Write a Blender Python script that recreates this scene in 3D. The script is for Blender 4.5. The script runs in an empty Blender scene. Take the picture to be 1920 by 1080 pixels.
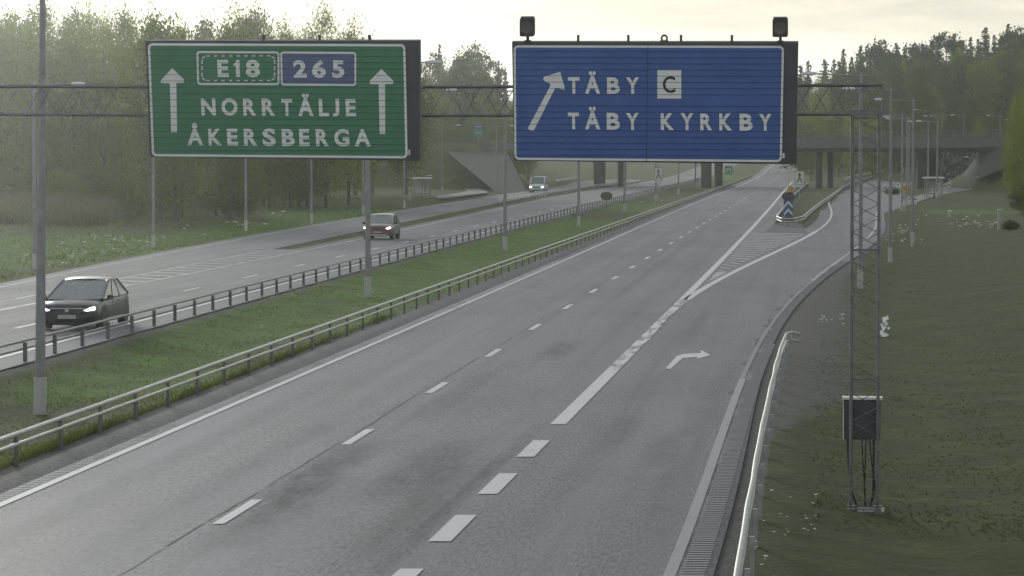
import bpy, bmesh, math, random
import numpy as np
from mathutils import Vector, Matrix, geometry
random.seed(7); RNG = np.random.default_rng(7)
scene = bpy.context.scene
COL = scene.collection
# ------------------------------------------------------------------ camera
F, H = 5900.0, 5.34
PITCH = math.atan(260.0 / F)
cd = bpy.data.cameras.new('camera'); cam = bpy.data.objects.new('camera', cd); COL.objects.link(cam)
cam.location = (0, 0, H); cam.rotation_euler = (math.pi/2 - PITCH, 0, 0)
cd.sensor_width = 36.0; cd.lens = 36.0 * F / 1920.0
cd.clip_start = 0.5; cd.clip_end = 8000
scene.camera = cam
# ------------------------------------------------------------------ light
SUN_EL, SUN_AZ = math.radians(9), math.radians(-17)     # azimuth from +Y, minus = left of the view
scene.view_settings.view_transform = 'Standard'; scene.view_settings.look = 'None'
scene.view_settings.gamma = 1.0; scene.view_settings.exposure = 0.64
scene.view_settings.use_curve_mapping = False
scene.cycles.use_denoising = True
scene.cycles.max_bounces = 6; scene.cycles.volume_bounces = 1; scene.cycles.sample_clamp_indirect = 4.0
sl = bpy.data.lights.new('sun', 'SUN'); sun = bpy.data.objects.new('sun', sl); COL.objects.link(sun)
sl.energy = 1.2; sl.angle = math.radians(16); sl.color = (1.0, 0.97, 0.93)
sd = Vector((math.sin(SUN_AZ)*math.cos(SUN_EL), math.cos(SUN_AZ)*math.cos(SUN_EL), math.sin(SUN_EL)))
sun.rotation_euler = sd.to_track_quat('Z', 'Y').to_euler()
world = bpy.data.worlds.new("World"); scene.world = world; world.use_nodes = True
def build_world():
    nt = world.node_tree; N = nt.nodes; L = nt.links; N.clear()
    out = N.new('ShaderNodeOutputWorld'); bg = N.new('ShaderNodeBackground'); bg.inputs['Strength'].default_value = 0.1
    sky = N.new('ShaderNodeTexSky'); sky.sky_type = 'NISHITA'; sky.sun_disc = False
    sky.sun_elevation = SUN_EL; sky.sun_rotation = SUN_AZ; sky.dust_density = 3.0
    tc = N.new('ShaderNodeTexCoord'); sep = N.new('ShaderNodeSeparateXYZ'); L.new(tc.outputs['Generated'], sep.inputs[0])
    mp = N.new('ShaderNodeMapping'); mp.inputs['Scale'].default_value = (5, 5, 110); L.new(tc.outputs['Generated'], mp.inputs[0])
    nz = N.new('ShaderNodeTexNoise'); nz.inputs['Scale'].default_value = 1.3; nz.inputs['Detail'].default_value = 5; L.new(mp.outputs[0], nz.inputs[0])
    ma = N.new('ShaderNodeMath'); ma.operation = 'MULTIPLY_ADD'; ma.inputs[1].default_value = 0.026; L.new(nz.outputs['Fac'], ma.inputs[0]); L.new(sep.outputs['Z'], ma.inputs[2])
    rp = N.new('ShaderNodeValToRGB'); L.new(ma.outputs[0], rp.inputs[0])
    cr = rp.color_ramp; cr.interpolation = 'EASE'
    cr.elements[0].position = 0.0; cr.elements[0].color = (.80, .81, .79, 1)
    cr.elements[1].position = 1.0; cr.elements[1].color = (.34, .39, .46, 1)
    for p, c in ((.030, (.80, .82, .82)), (.044, (.82, .83, .82)), (.050, (.74, .68, .58)), (.057, (.66, .64, .57)), (.066, (.68, .62, .52)), (.085, (.66, .64, .59)), (.14, (.57, .60, .63)), (.35, (.43, .47, .53))):
        e = cr.elements.new(p); e.color = c + (1,)
    mp2 = N.new('ShaderNodeMapping'); mp2.inputs['Scale'].default_value = (9, 9, 75); mp2.inputs['Location'].default_value = (2.3, .4, .9); L.new(tc.outputs['Generated'], mp2.inputs[0])
    n2 = N.new('ShaderNodeTexNoise'); n2.inputs['Scale'].default_value = 1.6; n2.inputs['Detail'].default_value = 6; n2.inputs['Roughness'].default_value = .6; L.new(mp2.outputs[0], n2.inputs[0])
    r2 = N.new('ShaderNodeMapRange'); r2.inputs['From Min'].default_value = .38; r2.inputs['From Max'].default_value = .60; r2.inputs['To Max'].default_value = .8; L.new(n2.outputs['Fac'], r2.inputs['Value'])
    hz = N.new('ShaderNodeMapRange'); hz.inputs['From Min'].default_value = .026; hz.inputs['From Max'].default_value = .044; L.new(sep.outputs['Z'], hz.inputs['Value'])
    mm = N.new('ShaderNodeMath'); mm.operation = 'MULTIPLY'; L.new(r2.outputs[0], mm.inputs[0]); L.new(hz.outputs[0], mm.inputs[1])
    cm = N.new('ShaderNodeMix'); cm.data_type = 'RGBA'; cm.inputs['B'].default_value = (.40, .415, .42, 1); L.new(mm.outputs[0], cm.inputs['Factor']); L.new(rp.outputs[0], cm.inputs['A'])
    sc = N.new('ShaderNodeVectorMath'); sc.operation = 'SCALE'; sc.inputs['Scale'].default_value = 9.6; L.new(cm.outputs['Result'], sc.inputs[0])
    mx = N.new('ShaderNodeMix'); mx.data_type = 'RGBA'; mx.inputs['Factor'].default_value = 0.92
    L.new(sky.outputs[0], mx.inputs['A']); L.new(sc.outputs[0], mx.inputs['B'])
    L.new(mx.outputs['Result'], bg.inputs['Color']); L.new(bg.outputs[0], out.inputs[0])
build_world()
# ------------------------------------------------------------------ projection helpers: pixel of the 1920 photo -> ground
def ray(px, py):
    u = (px - 960) / F; v = (540 - py) / F; c, s = math.cos(PITCH), math.sin(PITCH)
    return Vector((u, c + v*s, -s + v*c))
def G(px, py, z=0.0):
    d = ray(px, py); t = (z - H) / d.z
    return Vector((d.x*t, d.y*t, z))
def P(px, py, Y):
    d = ray(px, py); t = Y / d.y
    return Vector((d.x*t, Y, H + d.z*t))
def fit(pts, deg, z=0.0, ext=None):
    g = [G(x, y, z) for x, y in pts]
    X = np.array([p.x for p in g]); Y = np.array([p.y for p in g])
    m, s = Y.mean(), Y.std()
    co = np.polyfit((Y-m)/s, X, deg, w=1/Y); lo, hi = Y.min(), Y.max()
    dc = np.polyder(co)
    def f(y):
        yc = min(max(y, lo), hi); t = (yc-m)/s
        v = np.polyval(co, t)
        sl_ = np.polyval(dc, t)/s
        if y > hi and ext is not None: sl_ = ext
        return float(v + (y-yc)*sl_)
    return f
def smooth(a, b, x):
    t = min(max((x-a)/(b-a), 0), 1); return t*t*(3-2*t)
# main carriageway
f_edgeL = fit([(0,947.5),(83,911.4),(200,858.6),(289,824),(358,794),(400,775),(491,735),(658,665.6),(780,611),(907,553),(1018,504),(1140,454),(1199,425),(1310,379),(1377,353)], 3, ext=.098)
f_asphL = fit([(0,899),(167,829),(278,782),(380,738),(547,671),(658,631),(780,581),(907,531),(1018,486),(1140,437),(1199,411),(1310,369),(1366,351)], 3, ext=.098)
f_railL = fit([(83,853),(162.5,822.5),(234,795),(298,769),(355.5,746.7),(406,726.7),(453,707),(499,690),(540,674.5),(577,659),(612,644.7),(645,632),(675,620),(703,608.6),(730,599),(755,589),(778,580.5),(800.5,571),(821,564),(841,555.5),(859,548),(878,541),(911,528),(1060,469),(1199,416.7),(1310,373.6)], 3, ext=.098)
f_lane = fit([(400,986),(481,940),(644,837),(692,808),(804,740),(835,717),(912,672),(936,655),(992,620),(1012,607),(1055,581),(1071,571),(1107,549),(1119,541),(1150,524),(1187,499),(1216,482),(1240,468),(1310,425),(1347,403),(1413,362)], 3, ext=.098)
f_right = fit([(845,993),(934,908),(1003,841),(1053,795),(1130,710),(1170,669),(1222,619),(1276,567),(1337,507),(1376,467),(1414,422),(1434,400),(1460,371)], 3, ext=.098)
f_gore = fit([(1222,622),(1282,566),(1331,532),(1364,514),(1409,494),(1459,474),(1514,446),(1528,433),(1550,400),(1562,382),(1580,365)], 4)
f_edgeR = fit([(1256,1078),(1283,997),(1305,936),(1330,877),(1347,827),(1363,783),(1395,707),(1414,667),(1437,622),(1456,594),(1487,558),(1537,511),(1564,493),(1592,478),(1612,464),(1632,437),(1647,396)], 5)
f_asphR = fit([(1344,1080),(1354,1000),(1375,915),(1402,830),(1420,770),(1434,700),(1452,645),(1472,602),(1503,558),(1545,521),(1592,492),(1635,466),(1650,440),(1662,398)], 5)
f_railR = fit([(1380,1080),(1393,1002),(1410.5,908),(1421.7,835.6),(1434,780),(1453,694),(1460,664),(1468.6,636),(1478,617)], 4, z=.56)
# opposite carriageway
f_railO = fit([(0,684),(61,674),(119,659),(172,644),(221,631),(267,618),(309,607),(349,596),(386,585),(483,555),(541,541),(592,526),(638,513),(680,503),(752,486),(948,432),(1060,406),(1168,376),(1232,357),(1310,340)], 3, ext=.098)
f_laneO = fit([(29,616),(69,607),(344,546),(379,538),(458,521),(485,515),(552,499.5),(575,495.5),(632,482.5),(651,479),(697,467.5),(714,464.5),(755,454.5),(807,443),(851,434)], 2, ext=.098)
f_leftO = fit([(0,581),(70,567),(242,537),(322,522),(400,506),(480,488.5),(530,477),(590,465),(685,449),(752,428),(830,413.5),(900,401),(960,388),(1031,374),(1084,361),(1137,355),(1172,349)], 3, ext=.098)
f_rampN = fit([(0,566),(222,524),(314,508),(400,488),(505,465),(615,442),(742,422),(805,407),(900,386),(960,377),(1040,360),(1120,349),(1190,341)], 3, ext=.09)
f_rampF = fit([(0,531),(89,513),(178,497),(300,473),(400,456),(480,442.5),(580,420),(640,411),(695,403),(755,392),(825,381),(908,370),(994,361),(1050,347)], 3, ext=.05)
def far_z(y): return 3.4*smooth(560, 1000, y) + max(0, y-1000)*.004
def road_bend(y): return 0.00006*max(0, y-700)**2
for nm in ('f_edgeL','f_asphL','f_railL','f_lane','f_right','f_railO','f_laneO','f_leftO'):
    g0 = globals()[nm]; globals()[nm] = (lambda g0: lambda y: g0(y) + road_bend(y))(g0)
# ------------------------------------------------------------------ terrain height
def bridge_y(x): return 452 - 0.30*x
XA_L, XA_R = 1.0, 67.0                                   # abutments of the overpass
def terr(x, y):
    z = -0.03
    fadeb = 1 - smooth(380, 430, y)
    b, a = f_railO(y)+.25, f_railL(y)-.25
    if b < x < a:
        t = (x-b)/(a-b); z -= 0.30*math.sin(math.pi*t)**1.2*fadeb
    xr = f_asphR(min(y, 270)) + max(0, y-270)*.19
    if x > xr:
        s = x-xr; z -= .28*smooth(.3, 3.2, s)*fadeb
        z += 4.4*smooth(13, 52, s)*smooth(70, 230, y) + .7*smooth(4, 12, s)*(1-smooth(200,300,y))
    xl = f_rampF(min(y, 420))
    if x < xl:
        s = xl-x; z -= .12*smooth(.2, 2, s)*fadeb; z += 1.3*smooth(14, 60, s)*smooth(60, 200, y)*(1-smooth(380,430,y))
    # embankments that carry the overpass road
    by = bridge_y(x)
    hb = 6.3 if x < 30 else 7.0
    off = abs(y-by)-6.5
    e = hb - max(0, off)*.36
    side = XA_L-6.0-x if x < 30 else x-XA_R-4.0
    e = min(e, hb + min(0, side)*.8)
    if e > z: z = e
    # land beyond the overpass
    if y > 470:
        c = f_lane(y); w = abs(x-c+6)
        z += far_z(y)
        rise = smooth(20, 90, w)*smooth(470, 640, y)
        z += rise*(5.5 if x < c else 7)
        if x > c: z += smooth(c+8, c+58, x)*smooth(560, 700, y)*11 + smooth(c+40, c+190, x)*smooth(580, 900, y)*14
        else: z += smooth(60, 260, w)*smooth(560, 900, y)*9
        z += smooth(950, 1500, y)*smooth(25, 120, w)*12
    return z
def Gt(px, py):
    z = 0
    for _ in range(8):
        p = G(px, py, z); z = terr(p.x, p.y)
    return Vector((p.x, p.y, z))
# ------------------------------------------------------------------ materials
MAT = {}
def nodes_of(name):
    m = bpy.data.materials.new(name); m.use_nodes = True
    return m, m.node_tree.nodes, m.node_tree.links, m.node_tree.nodes['Principled BSDF']
def noise(N, L, vec, scale, detail=4, rough=.55):
    n = N.new('ShaderNodeTexNoise'); n.inputs['Scale'].default_value = scale; n.inputs['Detail'].default_value = detail; n.inputs['Roughness'].default_value = rough
    L.new(vec, n.inputs['Vector']); return n.outputs['Fac']
def mixc(N, L, fac, a, b):
    m = N.new('ShaderNodeMix'); m.data_type = 'RGBA'
    if isinstance(fac, float): m.inputs['Factor'].default_value = fac
    else: L.new(fac, m.inputs['Factor'])
    for k, v in (('A', a), ('B', b)):
        if isinstance(v, tuple): m.inputs[k].default_value = v + (1,)
        else: L.new(v, m.inputs[k])
    return m.outputs['Result']
def ramp(N, L, fac, lo, hi):
    r = N.new('ShaderNodeMapRange'); r.inputs['From Min'].default_value = lo; r.inputs['From Max'].default_value = hi
    L.new(fac, r.inputs['Value']); return r.outputs['Result']
def bump(N, L, B, h, s, d=.02):
    b = N.new('ShaderNodeBump'); b.inputs['Strength'].default_value = s; b.inputs['Distance'].default_value = d
    L.new(h, b.inputs['Height']); L.new(b.outputs[0], B.inputs['Normal'])
def pm(name, c1, c2=None, scale=6., rough=.6, metal=0., bmp=0., spec=.5, emit=None, es=0., coat=0., lo=.35, hi=.65):
    if name in MAT: return MAT[name]
    m, N, L, B = nodes_of(name)
    tc = N.new('ShaderNodeTexCoord')
    c2 = c2 or tuple(v*.8 for v in c1)
    n = noise(N, L, tc.outputs['Object'], scale)
    L.new(mixc(N, L, ramp(N, L, n, lo, hi), c1, c2), B.inputs['Base Color'])
    B.inputs['Roughness'].default_value = rough; B.inputs['Metallic'].default_value = metal
    B.inputs['Specular IOR Level'].default_value = spec; B.inputs['Coat Weight'].default_value = coat
    if bmp: bump(N, L, B, n, bmp)
    if emit: B.inputs['Emission Color'].default_value = emit + (1,); B.inputs['Emission Strength'].default_value = es
    MAT[name] = m; return m
def road_vec(N, L, sc, rot=-5.4):
    tc = N.new('ShaderNodeNewGeometry'); mp = N.new('ShaderNodeMapping')
    mp.vector_type = 'TEXTURE'; mp.inputs['Rotation'].default_value = (0, 0, math.radians(rot)); mp.inputs['Scale'].default_value = sc
    L.new(tc.outputs['Position'], mp.inputs[0]); return mp.outputs[0]
def tuple_mul(N, L, c, k):
    v = N.new('ShaderNodeVectorMath'); v.operation = 'SCALE'; v.inputs['Scale'].default_value = k; L.new(c, v.inputs[0]); return v.outputs[0]
def asphalt(name, base, seed=0., rough=.62, spec=.5):
    m, N, L, B = nodes_of(name)
    p = N.new('ShaderNodeNewGeometry').outputs['Position']
    fine = noise(N, L, road_vec(N, L, (.045, .34, 1)), 1.0, 3, .7); med = noise(N, L, p, 5, 5, .7)
    streak = noise(N, L, road_vec(N, L, (1.1, 34, 1)), 1.0, 4); pat = noise(N, L, road_vec(N, L, (2.2, 9, 1)), .5, 6, .7)
    d = tuple(v*.30 for v in base); l = tuple(v*1.70 for v in base)
    c = mixc(N, L, ramp(N, L, fine, .34, .66), d, l)
    c = mixc(N, L, ramp(N, L, streak, .38, .68), c, mixc(N, L, .55, c, tuple(v*1.55 for v in base)))
    tr = noise(N, L, road_vec(N, L, (.55, 60, 1)), 1.0, 3); c = mixc(N, L, ramp(N, L, tr, .52, .70), c, mixc(N, L, .45, c, tuple(v*.45 for v in base)))
    st = N.new('ShaderNodeMath'); st.operation = 'MULTIPLY'; L.new(ramp(N, L, pat, .47, .62), st.inputs[0]); L.new(ramp(N, L, med, .34, .58), st.inputs[1])
    st2 = N.new('ShaderNodeMath'); st2.operation = 'MULTIPLY'; st2.inputs[1].default_value = .9; L.new(st.outputs[0], st2.inputs[0])
    c = mixc(N, L, st2.outputs[0], c, tuple_mul(N, L, c, .55))
    L.new(c, B.inputs['Base Color']); B.inputs['Roughness'].default_value = rough; B.inputs['Specular IOR Level'].default_value = spec
    bump(N, L, B, fine, .5, .006)
    MAT[name] = m; return m
asphalt('asphalt', (.096, .100, .107), rough=.68, spec=.38); asphalt('asphalt_dark', (.066, .066, .068), rough=.85, spec=.25); asphalt('asphalt_pale', (.125, .127, .13), rough=.8, spec=.3); asphalt('path_asphalt', (.10, .10, .097))
def paint_mat(name, c, wear):
    m, N, L, B = nodes_of(name)
    p = N.new('ShaderNodeNewGeometry').outputs['Position']
    a = noise(N, L, p, 9, 6, .75); b = noise(N, L, road_vec(N, L, (.5, 2.4, 1)), 1.2, 4)
    s = N.new('ShaderNodeMath'); s.operation = 'ADD'; L.new(a, s.inputs[0]); L.new(b, s.inputs[1])
    c1 = mixc(N, L, ramp(N, L, noise(N, L, p, 30, 3), .3, .7), c, tuple(v*.78 for v in c))
    L.new(mixc(N, L, ramp(N, L, s.outputs[0], 1.30-wear, 1.36-wear), c1, (.11, .11, .11)), B.inputs['Base Color'])
    B.inputs['Roughness'].default_value = .6; MAT[name] = m
paint_mat('road_paint', (.54, .54, .53), .11); paint_mat('worn_paint', (.37, .37, .365), .24); paint_mat('faint_paint', (.17, .17, .17), .26); paint_mat('grey_paint', (.26, .26, .255), .12); paint_mat('peeling_paint', (.58, .58, .56), .30)
def grass_mat():
    m, N, L, B = nodes_of('grass')
    p = N.new('ShaderNodeNewGeometry').outputs['Position']
    big = noise(N, L, p, .045, 3); mid = noise(N, L, p, .5, 5, .65); fine = noise(N, L, p, 7, 4, .75)
    c = mixc(N, L, ramp(N, L, mid, .36, .66), (.046, .058, .017), (.070, .090, .023))
    lu = N.new('ShaderNodeAttribute'); lu.attribute_name = 'lush'
    la = N.new('ShaderNodeMath'); la.operation = 'MULTIPLY_ADD'; la.inputs[1].default_value = .55; L.new(lu.outputs['Fac'], la.inputs[0]); L.new(mid, la.inputs[2])
    c = mixc(N, L, ramp(N, L, la.outputs[0], .58, .92), c, (.085, .185, .010))
    c = mixc(N, L, ramp(N, L, noise(N, L, p, .55, 7, .78), .36, .66), tuple_mul(N, L, c, .52), tuple_mul(N, L, c, 1.42))
    c = mixc(N, L, ramp(N, L, fine, .25, .75), c, (.050, .062, .024))
    dry = noise(N, L, p, 1.7, 6, .7)
    c = mixc(N, L, ramp(N, L, dry, .62, .76), c, (.084, .092, .042))
    at = N.new('ShaderNodeAttribute'); at.attribute_name = 'gravel'
    ga = N.new('ShaderNodeMath'); ga.operation = 'MULTIPLY_ADD'; ga.inputs[1].default_value = .72; L.new(at.outputs['Fac'], ga.inputs[0]); L.new(noise(N, L, p, 1.6, 6, .75), ga.inputs[2])
    vo = N.new('ShaderNodeTexVoronoi'); vo.inputs['Scale'].default_value = 9; L.new(p, vo.inputs['Vector'])
    gc = mixc(N, L, ramp(N, L, vo.outputs['Distance'], 0., .7), (.060, .058, .053), (.125, .12, .11))
    c = mixc(N, L, ramp(N, L, ga.outputs[0], .86, 1.14), c, gc)
    L.new(c, B.inputs['Base Color']); B.inputs['Roughness'].default_value = .95; B.inputs['Specular IOR Level'].default_value = .12
    hb = N.new('ShaderNodeMath'); hb.operation = 'MULTIPLY_ADD'; hb.inputs[1].default_value = 2.5; L.new(noise(N, L, p, 2.2, 5, .7), hb.inputs[0]); L.new(fine, hb.inputs[2])
    bump(N, L, B, hb.outputs[0], .7, .07); MAT['grass'] = m
grass_mat()
def leaf_mat(name, c1, c2, sub=.25):
    m, N, L, B = nodes_of(name)
    g = N.new('ShaderNodeNewGeometry'); oi = N.new('ShaderNodeObjectInfo'); tc = N.new('ShaderNodeTexCoord')
    f = noise(N, L, tc.outputs['Object'], .8, 3)
    a = N.new('ShaderNodeMath'); a.operation = 'MULTIPLY_ADD'; a.inputs[1].default_value = .5; L.new(g.outputs['Random Per Island'], a.inputs[0]); L.new(f, a.inputs[2])
    c = mixc(N, L, ramp(N, L, a.outputs[0], .35, 1.1), c1, c2)
    hs = N.new('ShaderNodeHueSaturation'); L.new(c, hs.inputs['Color'])
    hv = N.new('ShaderNodeMapRange'); hv.inputs['To Min'].default_value = .75; hv.inputs['To Max'].default_value = 1.25; L.new(oi.outputs['Random'], hv.inputs['Value']); L.new(hv.outputs[0], hs.inputs['Value'])
    L.new(hs.outputs[0], B.inputs['Base Color']); B.inputs['Roughness'].default_value = .8; B.inputs['Specular IOR Level'].default_value = .2
    tr = N.new('ShaderNodeBsdfTranslucent'); L.new(hs.outputs[0], tr.inputs['Color'])
    ms = N.new('ShaderNodeMixShader'); ms.inputs[0].default_value = sub; L.new(B.outputs[0], ms.inputs[1]); L.new(tr.outputs[0], ms.inputs[2])
    L.new(ms.outputs[0], N['Material Output'].inputs['Surface']); MAT[name] = m
leaf_mat('leaf_olive', (.082, .122, .012), (.130, .175, .022), .6); leaf_mat('leaf_spring', (.100, .150, .012), (.150, .205, .022), .65); leaf_mat('leaf_dark', (.046, .060, .020), (.080, .096, .030))
leaf_mat('needles', (.018, .024, .016), (.034, .042, .026), .08); leaf_mat('shrub_leaf', (.058, .082, .016), (.098, .125, .026), .5)
leaf_mat('grass_blade', (.080, .112, .022), (.115, .150, .032), .65); leaf_mat('weed_blade', (.082, .100, .028), (.115, .130, .038), .7); leaf_mat('reed_blade', (.15, .14, .075), (.22, .20, .11), .5)
galv = pm('galvanised_steel', (.36, .37, .36), (.26, .27, .27), 3, .42, .55, .05)
rail_steel = pm('rail_steel', (.46, .46, .42), (.36, .36, .33), 5, .38, .45)
post_steel = pm('post_steel', (.13, .13, .125), (.09, .09, .088), 5, .6, .3)
pole_steel = pm('pole_steel', (.23, .24, .24), (.18, .19, .19), 4, .55, .3)
sleeve_m = pm('pole_sleeve', (.42, .42, .39), (.34, .34, .32), 5, .7)
lamp_m = pm('lamp_housing', (.52, .53, .52), (.44, .45, .44), 5, .45, .1)
mast_m = pm('mast_steel', (.17, .18, .18), (.125, .13, .13), 6, .5, .5)
dark_frame = pm('sign_frame', (.085, .088, .090), (.070, .073, .075), 4, .5, .2)
sign_green = pm('sign_green', (.074, .205, .122), (.066, .188, .110), 2.5, .6, 0, 0, .3)
sign_blue = pm('sign_blue', (.072, .128, .330), (.062, .112, .295), 2.5, .6, 0, 0, .3)
sign_blue2 = pm('sign_route_blue', (.125, .145, .265), (.115, .133, .245), 2.5, .6, 0, 0, .3)
sign_white = pm('sign_white', (.70, .72, .69), (.63, .65, .62), 3, .6, 0, 0, .3)
sign_black = pm('sign_black', (.025, .026, .026), None, 4, .6)
seam_m = pm('seam_dark', (.045, .070, .16), None, 4, .8); seam_g = pm('seam_green', (.048, .125, .075), None, 4, .8)
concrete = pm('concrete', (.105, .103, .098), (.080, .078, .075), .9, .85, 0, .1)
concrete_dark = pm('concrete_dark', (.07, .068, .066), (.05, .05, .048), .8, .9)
bark = pm('bark', (.075, .070, .042), (.045, .042, .026), 4, .95, 0, .4)
black_rubber = pm('tyre_rubber', (.018, .018, .018), None, 10, .85)
alloy = pm('alloy_rim', (.22, .22, .23), (.14, .14, .15), 8, .4, .7)
glass_m = pm('car_glass', (.060, .078, .078), (.08, .095, .095), 1.5, .06, 0, 0, .8)
head_m = pm('headlamp_lit', (.9, .9, .88), None, 4, .2, 0, 0, .5, (1, .98, .94), 2.2)
dark_plastic = pm('dark_plastic', (.022, .022, .023), None, 8, .5)
white_m = pm('white_enamel', (.55, .55, .52), (.46, .46, .44), 4, .5)
orange_m = pm('orange_sign', (.42, .17, .035), (.36, .14, .03), 4, .6)
yellow_m = pm('yellow_sign', (.50, .36, .07), (.44, .31, .06), 4, .6)
petal = pm('white_petals', (.62, .62, .54), (.5, .5, .43), 8, .8)
petal_y = pm('yellow_petals', (.42, .40, .07), (.34, .33, .05), 8, .8)
# ------------------------------------------------------------------ mesh helpers
class MB:
    def __init__(s): s.v = []; s.f = []
    def quad(s, *p):
        n = len(s.v); s.v += [tuple(q) for q in p]; s.f.append(tuple(range(n, n+len(p))))
    def box(s, c, size, M=None, taper=1.0):
        cx, cy, cz = c; x, y, z = (v/2 for v in size); n = len(s.v)
        pts = [(-x,-y,-z),(x,-y,-z),(x,y,-z),(-x,y,-z),(-x*taper,-y*taper,z),(x*taper,-y*taper,z),(x*taper,y*taper,z),(-x*taper,y*taper,z)]
        for p in pts:
            q = Vector(p)
            if M is not None: q = M @ q
            s.v.append((q.x+cx, q.y+cy, q.z+cz))
        for f in ((0,3,2,1),(4,5,6,7),(0,1,5,4),(1,2,6,5),(2,3,7,6),(3,0,4,7)): s.f.append(tuple(n+i for i in f))
    def tube(s, pts, r, n=8, cap=True):
        pts = [Vector(p) for p in pts]; rs = r if isinstance(r, (list, tuple)) else [r]*len(pts)
        base = len(s.v)
        for i, p in enumerate(pts):
            t = (pts[min(i+1, len(pts)-1)] - pts[max(i-1, 0)]).normalized()
            up = Vector((0,0,1)) if abs(t.z) < .95 else Vector((0,1,0))
            a = t.cross(up).normalized(); b = a.cross(t)
            for k in range(n):
                w = 2*math.pi*(k+.5)/n; q = p + (a*math.cos(w) + b*math.sin(w))*rs[i]; s.v.append(tuple(q))
        for i in range(len(pts)-1):
            for k in range(n):
                k2 = (k+1) % n; o = base+i*n; s.f.append((o+k, o+k2, o+n+k2, o+n+k))
        if cap:
            s.f.append(tuple(base+k for k in range(n))[::-1]); o = base+(len(pts)-1)*n; s.f.append(tuple(o+k for k in range(n)))
    def prism(s, poly, o, r, u, n, depth):
        """flat polygon (a,b) in plane o + a r + b u, extruded back from n by depth"""
        k = len(poly); b0 = len(s.v)
        fr = [o + r*a + u*b for a, b in poly]
        s.v += [tuple(p) for p in fr] + [tuple(p - n*depth) for p in fr]
        tris = geometry.tessellate_polygon([[Vector((a, b, 0)) for a, b in poly]])
        for t in tris: s.f.append(tuple(b0+i for i in t)); s.f.append(tuple(b0+k+i for i in reversed(t)))
        for i in range(k): j = (i+1) % k; s.f.append((b0+i, b0+k+i, b0+k+j, b0+j))
    def loft(s, rings, cap=True):
        n = len(rings[0]); b = len(s.v)
        for r in rings: s.v += [tuple(p) for p in r]
        for i in range(len(rings)-1):
            for k in range(n):
                j = (k+1) % n; s.f.append((b+i*n+k, b+i*n+j, b+(i+1)*n+j, b+(i+1)*n+k))
        if cap: s.f.append(tuple(b+k for k in range(n))[::-1]); s.f.append(tuple(b+(len(rings)-1)*n+k for k in range(n)))
    def build(s, name, m, parent=None, loc=None, smooth_=False, fix=True):
        me = bpy.data.meshes.new(name)
        off = Vector((0,0,0))
        if loc is not None: off = Vector(loc); vs = [(a-off.x, b-off.y, c-off.z) for a, b, c in s.v]
        else: vs = s.v
        me.from_pydata(vs, [], s.f); me.materials.append(m if not isinstance(m, str) else MAT[m])
        if fix:
            bm = bmesh.new(); bm.from_mesh(me); bmesh.ops.recalc_face_normals(bm, faces=bm.faces); bm.to_mesh(me); bm.free()
        if smooth_:
            for p in me.polygons: p.use_smooth = True
            try: me.set_sharp_from_angle(angle=math.radians(38))
            except Exception: pass
        o = bpy.data.objects.new(name, me); COL.objects.link(o)
        if parent is not None: o.parent = parent
        elif loc is not None: o.location = off
        return o
def tag(o, label=None, cat=None, group=None, kind=None):
    if label: o['label'] = label
    if cat: o['category'] = cat
    if group: o['group'] = group
    if kind: o['kind'] = kind
    return o
def thing(name, label, cat, loc, rz=0., group=None):
    o = bpy.data.objects.new(name, None); COL.objects.link(o); o.location = loc; o.rotation_euler = (0, 0, rz)
    o.empty_display_size = .3
    return tag(o, label, cat, group)
def dup(root, loc, rz, label=None, group=None, scale=None):
    r = root.copy(); COL.objects.link(r); r.location = loc; r.rotation_euler = (0, 0, rz)
    if scale: r.scale = scale
    if label: r['label'] = label
    if group: r['group'] = group
    for ch in list(root.children):
        c = ch.copy(); COL.objects.link(c); c.parent = r
        for g in ch.children:
            d = g.copy(); COL.objects.link(d); d.parent = c
    return r
def struct(name, mb, m): return tag(mb.build(name, m), kind='structure')
def samples(y0, y1, near=2.0, k=.012):
    out = [y0]
    while out[-1] < y1: out.append(min(y1, out[-1] + max(near, out[-1]*k)))
    return out
def ribbon(mb, fl, fr, y0, y1, z=0., near=2., jit=0., dz=None):
    ys = samples(y0, y1, near); pr = None
    for y in ys:
        zz = z + far_z(y)
        l = fl(y) + random.uniform(-jit, jit); r = fr(y)
        a = Vector((l, y, zz if dz is None else dz(l, y)+z)); b = Vector((r, y, zz if dz is None else dz(r, y)+z))
        if pr: mb.quad(pr[0], pr[1], b, a)
        pr = (a, b)
def poly_px(mb, pts, z): poly_g(mb, [G(x, y) for x, y in pts], z)
def poly_g(mb, g, z):
    b = len(mb.v); mb.v += [(p.x, p.y, z) for p in g]
    for t in geometry.tessellate_polygon([[Vector((p.x, p.y, 0)) for p in g]]): mb.f.append(tuple(b+i for i in t))
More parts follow.
